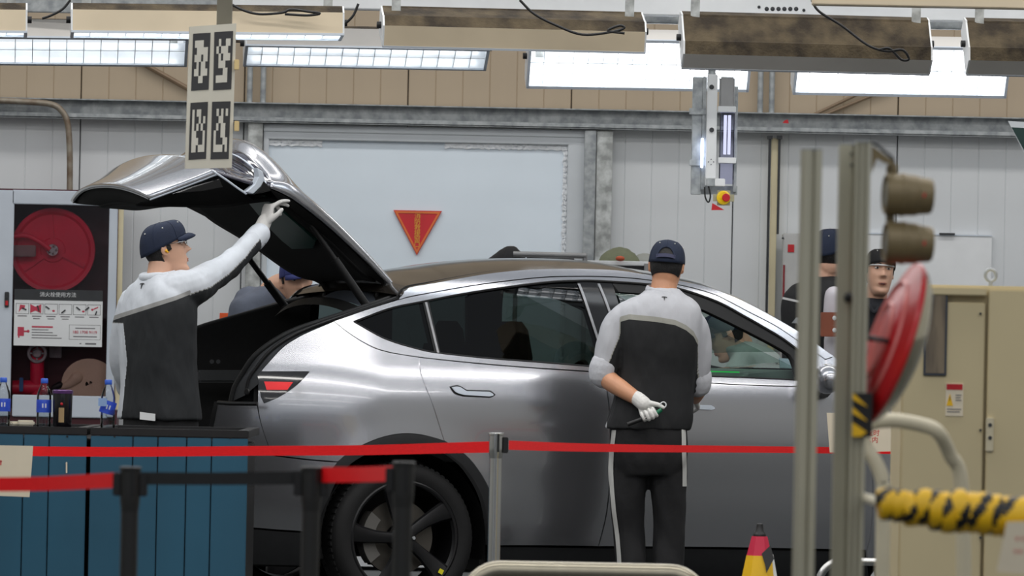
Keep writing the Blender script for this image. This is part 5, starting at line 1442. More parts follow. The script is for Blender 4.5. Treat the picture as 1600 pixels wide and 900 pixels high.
for x0, y0 in ((-14, 18), (-5, 18), (4, 18), (-16, -2), (-8, -2)):
    quads(bm, mt, [(x0 * k, (y0 - 3) * k, (x0 + 6) * k, (y0 - 2) * k), ((x0 + 2.4) * k, (y0 - 6) * k, (x0 + 3.4) * k, (y0 + 1) * k), (x0 * k, y0 * k, (x0 + 6) * k, (y0 + .8) * k)], .0026)
po = obj('red_print', bm, rk, pn2); po['kind'] = 'stuff'
# ---- electrical cabinet
Y = 23.4; k = Y / F
beige = mat('beige_cabinet_paint', (206, 191, 152), .48, var=.05, scale=1.5)
ec = thing('electrical_cabinet', 'tall beige electrical cabinet at the right edge', 'cabinet', (at(1520, 700, Y).x, Y + .3, 0))
zt = at(1475, 445, Y).z
xa, xm, xb = at(1408, 680, Y).x, at(1537, 680, Y).x, at(1800, 680, Y).x
bm = B(); box(bm, ((xa + xb) / 2, Y + .33, zt / 2), (xb - xa, .6, zt), None, .006); obj('case', bm, beige, ec)
bm = B(); box(bm, ((xa + xm) / 2, Y + .012, zt / 2 - .0), (xm - xa - .006, .03, zt - .12), None, .004); obj('door', bm, beige, ec)
bm = B(); box(bm, ((xm + xb) / 2 + .004, Y + .008, zt / 2 + .012), (xb - xm - .008, .04, zt - .05), None, .004); d2 = obj('door', bm, beige, ec)
bm = B(); box(bm, ((xa + xm) / 2, Y + .01, zt - .022), (xm - xa, .06, .028), None, .004); obj('top_lip', bm, beige, ec)
bm = B(); pbox(bm, 1540.5, 652, 1553, 706, Y - .022, .02, .004); hd = obj('lock_handle', bm, mat('pale_lock_case', (208, 198, 170), .4), d2)
bm = B()
for yy in (664, 684): tube(bm, [at(1547, yy, Y - .026), at(1547, yy, Y - .02)], 3 * k, 12)
kk_ = obj('keyhole', bm, M['darkgrey'], hd); kk_['kind'] = 'stuff'
bm = B(); c = at(1548, 430, Y + .2); pts = [c + V((math.cos(R(a)) * 8.5 * k, 0, math.sin(R(a)) * 9 * k)) for a in range(0, 361, 15)]; tube(bm, pts, 2.6 * k, 8); tube(bm, [c + V((0, 0, -9 * k)), V((c.x, c.y, zt - .005))], 3 * k, 8); obj('lifting_eye', bm, M['galv'], ec)
bm = B(); pbox(bm, 1444, 455, 1480, 587, Y - .012, .012, .002); dh = obj('document_frame', bm, mat('dark_blue_frame', (62, 66, 74), .5), ec)
bm = B(); pbox(bm, 1447.5, 459, 1476.5, 583, Y - .0135, .004); obj('document_panel', bm, mat('woodgrain_panel', (132, 118, 98), .4, rgb2=(96, 86, 74), scale=5, stretch=(6, 6, .8)), dh)
bm = B(); pbox(bm, 1477.5, 599, 1505, 650, Y - .006, .003); wl = obj('warning_label', bm, M['paper'], ec)
bm = B(); pbox(bm, 1479, 600, 1504, 609, Y - .0075, .002); obj('red_header', bm, M['red'], wl)
bm = B(); prism(bm, [(-5.2 * k, -9 * k), (5.2 * k, -9 * k), (0, 10 * k)], .0015, face_mtx(1484, 625, Y - .0062)); obj('yellow_triangle', bm, yl, wl)
bm = B(); mtt = face_mtx(1491, 625, Y - .0062)
quads(bm, mtt, [(2 * k, 7 * k, 11 * k, 8.4 * k), (2 * k, 3 * k, 10 * k, 4.4 * k), (2 * k, -1 * k, 11 * k, .4 * k), (-11 * k, -15 * k, 11 * k, -13.6 * k), (-11 * k, -19 * k, 9 * k, -17.6 * k), (-8 * k, 19.5 * k, 6 * k, 20.8 * k)], .0012)
obj('label_print', bm, bpy.data.materials['grey_print'], wl)
bm = B(); prism(bm, [(-1 * k, -4 * k), (1 * k, -1 * k), (.2 * k, 0), (1.2 * k, 5 * k), (-1 * k, 1 * k), (0, .4 * k)], .0022, face_mtx(1484, 623, Y - .0062)); obj('black_flash', bm, M['black'], wl)
for yy in (490, 672, 840):
    bm = B(); tube(bm, [at(1532, yy, Y - .012), at(1532, yy, Y)], 2 * k, 8); obj('door_screw', bm, M['darkgrey'], ec)
# ---- polished hoops and cone
def hoop(px0, px1, ytop, Y, r, rad, label, material):
    a, b = at(px0, ytop, Y), at(px1, ytop, Y); z = (a.z + b.z) / 2; t = thing('steel_hoop', label, 'hoop', ((a.x + b.x) / 2, Y, 0))
    xa, xb = a.x + r, b.x - r; z -= r; bm = B(); pts = [V((xa, Y, 0))]
    for i in range(9): an = math.pi - math.pi / 2 * i / 8; pts.append(V((xa + rad + rad * math.cos(an), Y, z - rad + rad * math.sin(an))))
    for i in range(9): an = math.pi / 2 - math.pi / 2 * i / 8; pts.append(V((xb - rad + rad * math.cos(an), Y, z - rad + rad * math.sin(an))))
    pts.append(V((xb, Y, 0))); tube(bm, pts, r, 20); obj('tube', bm, material, t)
    for x in (xa, xb):
        bm = B(); lathe(bm, [(0, 0), (r * 1.8, 0), (r * 1.8, .01), (r, .012)], 24, Matrix.Translation((x, Y, 0))); obj('foot_flange', bm, material, t)
    return t
hoop(718, 1112, 878, 24.0, .038, .11, 'polished steel floor hoop at the bottom in front of the man', mat('olive_steel', (150, 144, 128), .3, .9, var=.06, scale=20))  # steel in a darker olive tone
hoop(1274, 1480, 872, 29.0, .017, .10, 'thin chrome floor hoop behind the aluminium posts', M['steel'])
Y = 27.4; k = Y / F
cn = thing('safety_cone', 'red and yellow safety cone with black tip in front of the car', 'cone', (at(1187, 830, Y).x, Y, 0))
cb = V(cn.location); zt = at(1187, 838, Y).z; rt_, rb_ = 12.5 * k, .15
def cr(z): return rt_ + (rb_ - rt_) * (1 - z / zt)
zm = at(1187, 868, Y).z
bm = B(); lathe(bm, [(cr(zt) * .98, zt), (cr(zm), zm)], 6, Matrix.Translation(cb)); obj('red_sleeve', bm, mat('crimson_sleeve', (206, 34, 70), .5), cn, smooth=False)
bm = B(); lathe(bm, [(cr(zm) * 1.02, zm), (cr(.12) * .9, .12), (cr(.02), .02)], 6, Matrix.Translation(cb)); cbod = obj('yellow_body', bm, yl, cn, smooth=False)
bm = B(); lathe(bm, [(cr(zm) * 1.0, zm + .004), (cr(.03) * .96, .03)], 6, Matrix.Translation(cb + V((.014, .03, 0))) @ Matrix.Rotation(.5, 4, 'Z')); obj('white_back_face', bm, M['white'], cn, smooth=False)
bm = B(); prism(bm, [(.0, .05), (.035, .085), (.05, .03), (.02, -.03), (.015, .0)], .003, face_mtx(1190, 884, Y - cr(zm) - .008, 0, R(-14))); obj('black_mark', bm, M['black'], cn)
bm = B(); lathe(bm, [(10 * k, zt - .002), (10.5 * k, zt + .004), (9 * k, zt + .012), (6.5 * k, zt + .022), (5 * k, zt + .05), (3 * k, zt + .053), (0, zt + .053)], 20, Matrix.Translation(cb)); obj('black_tip', bm, M['black'], cn)
bm = B(); box(bm, cb + V((0, 0, .01)), (.34, .34, .02), None, .004); obj('foot', bm, M['black'], cn)
# corner of a hung screen at the right edge
hm = thing('hung_screen', 'corner of a dark green screen hung at the right edge', 'screen', at(1600, 240, 29))
mt = face_mtx(1640, 240, 29, R(-6)); k = 29 / F
bm = B(); prism(bm, [(-66 * k, 50 * k), (60 * k, 44 * k), (60 * k, -40 * k), (-20 * k, -38 * k)], .04, mt @ Matrix.Translation((0, 0, -.04))); obj('case', bm, M['frame_white'], hm)
bm = B(); prism(bm, [(-60 * k, 40 * k), (60 * k, 36 * k), (60 * k, -34 * k), (-18 * k, -34 * k)], .004, mt); obj('screen_face', bm, mat('dark_green_screen', (40, 62, 58), .2), hm)
bm = B(); p = at(1640, 200, 29.03); tube(bm, [p, V((p.x, p.y, 3.2))], .015, 10); obj('drop_rod', bm, M['galv'], hm)
# ================================================================ PEOPLE
skin = mat('warm_skin', (206, 150, 116), .5, var=.05, scale=14)
skin_pale = mat('light_skin', (214, 168, 142), .5, var=.05, scale=14)
hairm = mat('black_hair', (22, 20, 20), .6, var=.3, scale=60, bump=.4, bscale=200)
capm_ = mat('navy_cap_cloth', (22, 34, 58), .8, var=.08, scale=30, bump=.15, bscale=260)
glovem = mat('white_knit_glove', (226, 224, 220), .85, var=.03, bump=.25, bscale=260)
trm = mat('black_trouser_cloth', (23, 23, 25), .85, var=.1, scale=6, bump=.3, bscale=22)
shoem = mat('black_shoe', (20, 20, 21), .5)
steelgrey = mat('light_reflective_band', (196, 196, 192), .5)

def yoke_mat(name, light, stripe, dark, w=.024):
    """cloth of three colours set by a per-vertex measure of the sewn seam lines"""
    mt, N, L = newmat(name)
    b = N['Principled BSDF']; b.inputs['Roughness'].default_value = .82
    at_ = N.new('ShaderNodeAttribute'); at_.attribute_name = 'seam'
    rp = N.new('ShaderNodeValToRGB'); rp.color_ramp.interpolation = 'CONSTANT'
    mr = N.new('ShaderNodeMapRange'); mr.inputs['From Min'].default_value = -.1; mr.inputs['From Max'].default_value = .1
    L.new(at_.outputs['Fac'], mr.inputs['Value']); L.new(mr.outputs[0], rp.inputs[0])
    e = rp.color_ramp.elements
    e[0].position = 0; e[0].color = lin(dark); e[1].position = .5; e[1].color = lin(stripe)
    e2 = e.new(.5 + w / .2); e2.color = lin(light)
    nz = N.new('ShaderNodeTexNoise'); nz.inputs['Scale'].default_value = 3
    tc = N.new('ShaderNodeTexCoord'); L.new(tc.outputs['Object'], nz.inputs['Vector'])
    mx = N.new('ShaderNodeMixRGB'); mx.blend_type = 'MULTIPLY'; mx.inputs[0].default_value = .25
    L.new(rp.outputs[0], mx.inputs[1]); L.new(nz.outputs[0], mx.inputs[2]); L.new(mx.outputs[0], b.inputs['Base Color'])
    n2 = N.new('ShaderNodeTexNoise'); n2.inputs['Scale'].default_value = 16; n2.inputs['Detail'].default_value = 2
    mp = N.new('ShaderNodeMapping'); mp.inputs['Scale'].default_value = (1.3, 1.3, .5); mp.inputs['Rotation'].default_value = (0, .5, 0)
    L.new(tc.outputs['Object'], mp.inputs[0]); L.new(mp.outputs[0], n2.inputs['Vector'])
    bp = N.new('ShaderNodeBump'); bp.inputs['Strength'].default_value = .35; bp.inputs['Distance'].default_value = .02
    L.new(n2.outputs[0], bp.inputs['Height']); L.new(bp.outputs[0], b.inputs['Normal'])
    return mt

def solid(name, bm, material, parent, voxel=.008, smooth=6, wr=0.0, wscale=9.0, seam=None, fac=.5, trim=None):
    """weld overlapping closed shapes into one continuous surface"""
    me = bpy.data.meshes.new(name); bmesh.ops.recalc_face_normals(bm, faces=bm.faces); bm.to_mesh(me); bm.free()
    o = bpy.data.objects.new(name, me); COL.objects.link(o)
    md = o.modifiers.new('r', 'REMESH'); md.mode = 'VOXEL'; md.voxel_size = voxel; md.use_smooth_shade = True
    if smooth: ms = o.modifiers.new('s', 'SMOOTH'); ms.factor = fac; ms.iterations = smooth
    dg = bpy.context.evaluated_depsgraph_get()
    m2 = bpy.data.meshes.new_from_object(o.evaluated_get(dg))
    bpy.data.objects.remove(o); bpy.data.meshes.remove(me)
    m2.name = name
    if wr:
        nn = [V(v.normal) for v in m2.vertices]
        for v, nv in zip(m2.vertices, nn):
            p = v.co; q = V((p.x * wscale * 1.6 + p.z * wscale * .5, p.y * wscale * 1.6, p.z * wscale * .55 - p.x * wscale * .5))
            w = noise.noise(q) + .5 * noise.noise(q * 2.1)
            v.co = p + nv * (w * wr)
    if seam:
        a = m2.attributes.new('seam', 'FLOAT', 'POINT')
        a.data.foreach_set('value', [max(-.1, min(.1, seam(v.co))) for v in m2.vertices])
    if trim:
        bm2 = bmesh.new(); bm2.from_mesh(m2)
        bmesh.ops.delete(bm2, geom=[v for v in bm2.verts if trim(v.co)], context='VERTS'); bm2.to_mesh(m2); bm2.free()
    off = wloc(parent); m2.transform(Matrix.Translation(-off))
    m2.materials.clear(); m2.materials.append(material)
    for p in m2.polygons: p.use_smooth = True
    r = bpy.data.objects.new(name, m2); COL.objects.link(r); r.parent = parent
    return r

def yaw_f(y): return V((math.sin(y), math.cos(y), 0))
def yaw_r(y): return V((math.cos(y), -math.sin(y), 0))
def torso(bm, rings, yaw, n=28, e=.75, scale=1.0):
    """rings: (point, half width, half depth[, extra yaw])"""
    out = []
    for c, hw, hd in rings:
        f, r = yaw_f(yaw), yaw_r(yaw)
        out.append([c + r * (hw * scale * math.copysign(abs(math.cos(a)) ** e, math.cos(a))) + f * (hd * scale * math.copysign(abs(math.sin(a)) ** e, math.sin(a))) for a in [2 * math.pi * i / n for i in range(n)]])
    flat = [V((*p, )) for p in []]
    cols = [smooth_poly([r[i] for r in out], 3) for i in range(n)]
    loft(bm, [[cols[i][j] for i in range(n)] for j in range(len(cols[0]))])

def head_mtx(c, yaw, pitch, roll=0):
    """local x right, y forward, z up; pitch > 0 looks up"""
    f, r = yaw_f(yaw), yaw_r(yaw); mt = Matrix.Identity(4); u = V((0, 0, 1))
    for i in range(3): mt[i][0], mt[i][1], mt[i][2], mt[i][3] = r[i], f[i], u[i], V(c)[i]
    return mt @ Matrix.Rotation(pitch, 4, 'X') @ Matrix.Rotation(roll, 4, 'Y')
HP = [(-.118, .060, .010, .022), (-.112, .078, -.010, .034), (-.100, .090, -.028, .043), (-.085, .091, -.045, .051), (-.070, .087, -.058, .056), (-.052, .090, -.068, .060), (-.03, .089, -.080, .066),
      (-.005, .088, -.090, .0695), (.02, .084, -.096, .072), (.04, .085, -.099, .0735), (.058, .092, -.101, .075), (.08, .086, -.094, .0715), (.10, .068, -.082, .061), (.112, .046, -.060, .046), (.118, .020, -.030, .026), (.120, .0, -.01, .008)]
def head_shape(bm, mt, n=44):
    prof = smooth_poly([V(p + (0,)) if False else V((p[0], p[1], p[2], p[3])) for p in HP], 4)
    rings = []
    for q in prof:
        z, fy, by, hw = q
        r = []
        for i in range(n):
            a = 2 * math.pi * i / n; c, s = math.cos(a), math.sin(a)
            cy, hy = (fy + by) / 2, (fy - by) / 2
            ex = .86
            x = hw * math.copysign(abs(c) ** ex, c); y = cy + hy * math.copysign(abs(s) ** ex, s)
            if s > 0:
                g = lambda x0, z0, sx, sz: math.exp(-((x - x0) / sx) ** 2 - ((z - z0) / sz) ** 2)
                nose = math.exp(-(x / .014) ** 2) * (max(0, min(1, (.048 - z) / .058)) if z > -.012 else max(0, 1 - (-.012 - z) / .012)) * .034
                y += nose + .007 * g(.012, -.012, .008, .008) + .007 * g(-.012, -.012, .008, .008)
                y += .006 * g(0, -.046, .026, .006) + .006 * g(0, -.060, .022, .006) - .003 * g(0, -.053, .03, .0025) - .005 * g(0, -.075, .03, .008) + .004 * g(0, -.1, .022, .012)
                y -= .010 * (g(.032, .030, .018, .012) + g(-.032, .030, .018, .012))
                y += .004 * g(.03, .052, .022, .007) + .004 * g(-.03, .052, .022, .007)
                y += .004 * (g(.046, -.005, .02, .02) + g(-.046, -.005, .02, .02))
            r.append(mt @ V((x, y, z)))
        rings.append(r)
    loft(bm, rings)
    for sx in (-1, 1):
        rot = mt.to_3x3() @ Matrix.Rotation(sx * R(18), 3, 'Z')
        ball(bm, mt @ V((sx * .076, -.018, .012)), .032, 14, 10, (.26, .55, 1.0), rot)
        ball(bm, mt @ V((sx * .078, -.012, -.012)), .013, 10, 8, (.5, .8, .9), rot)
def face_parts(parent, mt, open_mouth=False):
    for sx in (-1, 1):
        bm = B(); ball(bm, mt @ V((sx * .031, .073, .030)), .0125, 14, 10, (1.15, .7, .62), mt.to_3x3()); e = obj('eye', bm, mat('eye_white', (214, 206, 200), .3) if 'eye_white' not in bpy.data.materials else bpy.data.materials['eye_white'], parent)
        bm = B(); ball(bm, mt @ V((sx * .031, .0795, .030)), .0062, 12, 8, (1, .5, .95), mt.to_3x3()); obj('iris', bm, hairm, e)
        bm = B(); tube(bm, smooth_poly([mt @ V((sx * .014, .096, .050)), mt @ V((sx * .032, .094, .057)), mt @ V((sx * .052, .080, .051))], 4), .0034, 6); obj('eyebrow', bm, hairm, parent)
    bm = B(); tube(bm, smooth_poly([mt @ V((-.022, .088, -.053)), mt @ V((-.008, .0935, -.0505)), mt @ V((0, .093, -.0515)), mt @ V((.008, .0935, -.0505)), mt @ V((.022, .088, -.053))], 4), .0034, 8); tube(bm, smooth_poly([mt @ V((-.02, .086, -.056)), mt @ V((0, .0925, -.0605)), mt @ V((.02, .086, -.056))], 5), .0038, 8)
    lp = obj('lips', bm, mat('lip_skin', (178, 116, 98), .5) if 'lip_skin' not in bpy.data.materials else bpy.data.materials['lip_skin'], parent); 
    if open_mouth:
        bm = B(); ball(bm, mt @ V((0, .094, -.056)), .010, 12, 8, (1.4, .4, .5), mt.to_3x3()); obj('open_mouth', bm, mat('dark_mouth', (70, 30, 30), .5), parent)
def hair_shell(parent, mt, zlo=-.045, zhi=.07, front=.2, grow=.006):
    """hair over the back and sides of the skull"""
    prof = [q for q in smooth_poly([V(p) for p in HP], 4) if zlo < q[0] < .052]
    bm = B(); n = 40; rings = []
    for q in prof:
        z, fy, by, hw = q; r = []
        t = max(0, min(1, (z - zlo) / .03)); g = grow * (.35 + .65 * t) * (1 if z < .02 else max(.1, 1 - (z - .02) / .02))
        lim = -.32 if z < -.012 else (front if z > .006 else -.32 + (front + .32) * (z + .012) / .018)   # behind the ear below, short sideburn above
        for i in range(n + 1):
            a = -math.pi / 2 - (math.pi / 2 + min(1.2, lim)) + (math.pi + 2 * min(1.2, lim)) * i / n
            c, s = math.cos(a), math.sin(a); cy, hy = (fy + by) / 2, (fy - by) / 2
            nz_ = 1 + .02 * noise.noise(V((i * .9, z * 200, 3)))
            r.append(mt @ V(((hw + g) * nz_ * math.copysign(abs(c) ** .86, c), cy + (hy + g) * nz_ * math.copysign(abs(s) ** .86, s), z)))
        rings.append(r)
    loft(bm, rings, False, False)
    o = obj('hair', bm, hairm, parent, angle=80)
    md = o.modifiers.new('thickness', 'SOLIDIFY'); md.thickness = .006; md.offset = -1
    return o
def cap(parent, mt, brim=True, backwards_arch=False, material=None, band=.040):
    material = material or capm_
    n = 40; bm = B(); rings = []
    tilt = .10
    for k in range(15):
        t = k / 14
        a = t * math.pi / 2
        hw, ln = (.0855 * math.cos(a) ** .5) if t < 1 else 0.003, .1125 * math.cos(a) ** .5 if t < 1 else .003
        z = band - .012 + .106 * math.sin(a) ** .95
        r = []
        for i in range(n):
            b = 2 * math.pi * i / n; c, s = math.cos(b), math.sin(b)
            zz = z + (1 - t) * (.034 * s - (.004 if s < 0 else 0) * abs(s))
            if backwards_arch and s < -.5 and abs(c) < .62: 
                pass
            r.append(mt @ V((hw * c, -.006 + ln * s, zz)))
        rings.append(r)
    loft(bm, rings, False)
    bm.faces.new([v for v in bm.verts[-n:]]) if False else None
    o = obj('cap', bm, material, parent, angle=70)
    md = o.modifiers.new('thickness', 'SOLIDIFY'); md.thickness = .004; md.offset = -1
    bm = B(); ball(bm, mt @ V((0, -.006, band + .094)), .007, 10, 6, (1, 1, .5), mt.to_3x3()); obj('button', bm, material, o)
    # panel seams and eyelets
    for i in range(6):
        b = math.pi / 6 + i * math.pi / 3; pts = []
        for k in range(1, 15):
            t = k / 14; a = t * math.pi / 2
            hw, ln = .086 * math.cos(a) ** .5 if t < 1 else .003, .113 * math.cos(a) ** .5 if t < 1 else .003
            s = math.sin(b); pts.append(mt @ V((hw * math.cos(b), -.006 + ln * s, band - .012 + .106 * math.sin(a) ** .95 + (1 - t) * (.034 * s - (.004 if s < 0 else 0) * abs(s)))))
        bm = B(); tube(bm, pts, .0014, 5); obj('seam', bm, material, o)
    for i in range(6):
        b = i * math.pi / 3; t = .55; a = t * math.pi / 2; s = math.sin(b)
        p = mt @ V((.087 * math.cos(a) ** .5 * math.cos(b), -.006 + .114 * math.cos(a) ** .5 * s, band - .012 + .106 * math.sin(a) ** .95 + .45 * .034 * s))
        bm = B(); ball(bm, p, .0036, 8, 6); obj('eyelet', bm, steelgrey, o)
    if brim:
        bm = B(); rings = []
        for (f, drop) in ((.0, 0), (.35, .001), (.7, -.004), (1.0, -.014)):
            r = []
            for i in range(21):
                b = R(32 + 116 * i / 20); c, s = math.cos(b), math.sin(b)
                ext = .046 * f * max(0.02, math.sin(math.pi * i / 20)) ** .55
                r.append(mt @ V(((.083 + ext * .15) * c, -.006 + .109 * s + ext * (.3 + .7 * s), band - .008 + .030 * s + drop * (1 + .6 * abs(c)))))
            rings.append(r)
        loft(bm, rings, False, False); br = obj('brim', bm, material, o, angle=80); md = br.modifiers.new('thickness', 'SOLIDIFY'); md.thickness = .006; md.offset = 0
    if backwards_arch:
        # adjuster opening at the back: hair showing through an arch above a strap
        bm = B(); pts = []
        for i in range(15):
            a = math.pi * i / 14; pts.append((.036 * math.cos(a), .048 * math.sin(a)))
        rows = []
        for f in (0, .5, 1):
            rows.append([mt @ V((x * f, -.008 - .1145 * math.sqrt(max(0, 1 - (x * f / .088) ** 2)) * (1 - .10 * ((z * f) / .05) ** 2), band - .024 + z * f)) for x, z in pts])
        loft(bm, rows, False, False); obj('back_opening', bm, hairm, o, recalc=False)
        bm = B(); arc_ = [mt @ V((x * 1.06, -.010 - .1150 * math.sqrt(max(0, 1 - (x * 1.06 / .088) ** 2)) * (1 - .10 * ((z) / .05) ** 2), band - .024 + z * 1.06)) for x, z in pts]; tube(bm, arc_, .0032, 6); obj('opening_edge', bm, material, o)
        bm = B(); sp = []
        for zz in (band - .030, band - .012): sp.append([mt @ V((x, -.013 - .1145 * math.sqrt(1 - (x / .089) ** 2), zz)) for x in [-.045 + .09 * i / 12 for i in range(13)]])
        loft(bm, sp, False, False); obj('strap', bm, mat('slate_strap', (52, 54, 84), .6) if 'slate_strap' not in bpy.data.materials else bpy.data.materials['slate_strap'], o, recalc=False)
    return o

def hand(bm, wrist, fdir, back, side, curls, thumb=(.9, .3, .25), k=1.0, spread=.06):
    """wrist point, finger direction, back-of-hand direction; side=+1 puts the thumb along back x fdir. curls: bend per finger (index..little) in radians per joint"""
    x = V(fdir).normalized(); z = V(back); z = (z - x * z.dot(x)).normalized(); y = z.cross(x) * side
    Pm = lambda a, b, c: V(wrist) + (x * a + y * b + z * c) * k
    rings = []
    for a, b0, b1, h in ((-.03, -.026, .026, .019), (.0, -.028, .028, .018), (.03, -.038, .038, .016), (.06, -.043, .043, .014), (.088, -.042, .042, .012), (.096, -.038, .038, .008)):
        m_, w = (b0 + b1) / 2, (b1 - b0) / 2
        rings.append([Pm(a, m_ + w * math.copysign(abs(math.cos(t)) ** .6, math.cos(t)), h * math.copysign(abs(math.sin(t)) ** .8, math.sin(t))) for t in [2 * math.pi * i / 16 for i in range(16)]])
    loft(bm, rings)
    L3 = [(.044, .026, .021), (.049, .030, .022), (.045, .028, .022), (.035, .021, .019)]
    for i in range(4):
        b = .031 - .021 * i; ang = 0; p = (.084 - (.006 if i == 3 else 0), b, .0); pts = [Pm(.065, b * .95, 0), Pm(*p)]; sp = (1.5 - i) * spread
        for j, l in enumerate(L3[i]):
            ang += curls[i] if not isinstance(curls[i], (tuple, list)) else curls[i][j]
            d = math.cos(ang); p = (p[0] + l * d * math.cos(sp), p[1] + l * d * math.sin(sp), p[2] - l * math.sin(ang)); pts.append(Pm(*p))
        limb(bm, pts, [.0105 * k, .0105 * k, .0098 * k, .009 * k, .0078 * k], 10, 3)
    d1 = V((thumb[0], thumb[1], thumb[2])).normalized()
    pts = [Pm(.012, .018, -.004), Pm(.030, .038, -.010)]; q = V((.030, .038, -.010)); d = d1
    for l in (.034, .028): 
        q = q + d * l; pts.append(Pm(*q)); d = (d + V((.35, -.15, -.1))).normalized()
    limb(bm, pts, [.015 * k, .0145 * k, .0118 * k, .0095 * k], 10, 3)
    return Pm

def emblem(parent, px, py, size, target_objs, material, tilt=0.0):
    """small T shaped emblem sewn to the cloth surface met along the sight line"""
    o = ray(px, py); best = None
    for t in target_objs:
        off = wloc(t)
        bv = BVHTree.FromPolygons([v.co + off for v in t.data.vertices], [tuple(p.vertices) for p in t.data.polygons])
        h = bv.ray_cast(CAM, o.normalized())
        if h[0] is not None and (best is None or h[3] < best[3]): best = h
    if best is None: return None
    p, n = best[0], best[1]
    xd = V((1, 0, 0)).cross(n); mt = axis_mtx(p + n * .0025, n, (1, 0, 0)) 
    if (mt.to_3x3() @ V((0, 1, 0))).z < 0: mt = axis_mtx(p + n * .0025, n, (-1, 0, 0))
    mt = mt @ Matrix.Rotation(tilt, 4, 'Z')
    s = size
    bm = B(); prism(bm, [(-.5 * s, .34 * s), (-.42 * s, .22 * s), (-.22 * s, .30 * s), (-.12 * s, .28 * s), (-.02 * s, -.5 * s), (.02 * s, -.5 * s), (.12 * s, .28 * s), (.22 * s, .30 * s), (.42 * s, .22 * s), (.5 * s, .34 * s), (.26 * s, .42 * s), (0, .44 * s), (-.26 * s, .42 * s)], .002, mt)
    return obj('emblem', bm, material, parent, smooth=False)

def legs_for(bm, pts_l, pts_r, rad):
    for p in (pts_l, pts_r): limb(bm, p, rad, 16, 4)
def shoe(parent, ank, yaw):
    f = yaw_f(yaw); bm = B(); rings = []
    for s, w, h in ((-.075, .025, .05), (-.06, .036, .075), (-.02, .04, .085), (.05, .043, .07), (.11, .047, .05), (.165, .042, .04), (.195, .022, .025)):
        c = V((ank.x, ank.y, 0)) + f * s; r = yaw_r(yaw)
        rings.append([c + r * (w * math.cos(a)) + V((0, 0, max(0, h * (.5 + .5 * math.sin(a))))) for a in [2 * math.pi * i / 14 for i in range(14)]])
    loft(bm, rings); return obj('shoe', bm, shoem, parent)

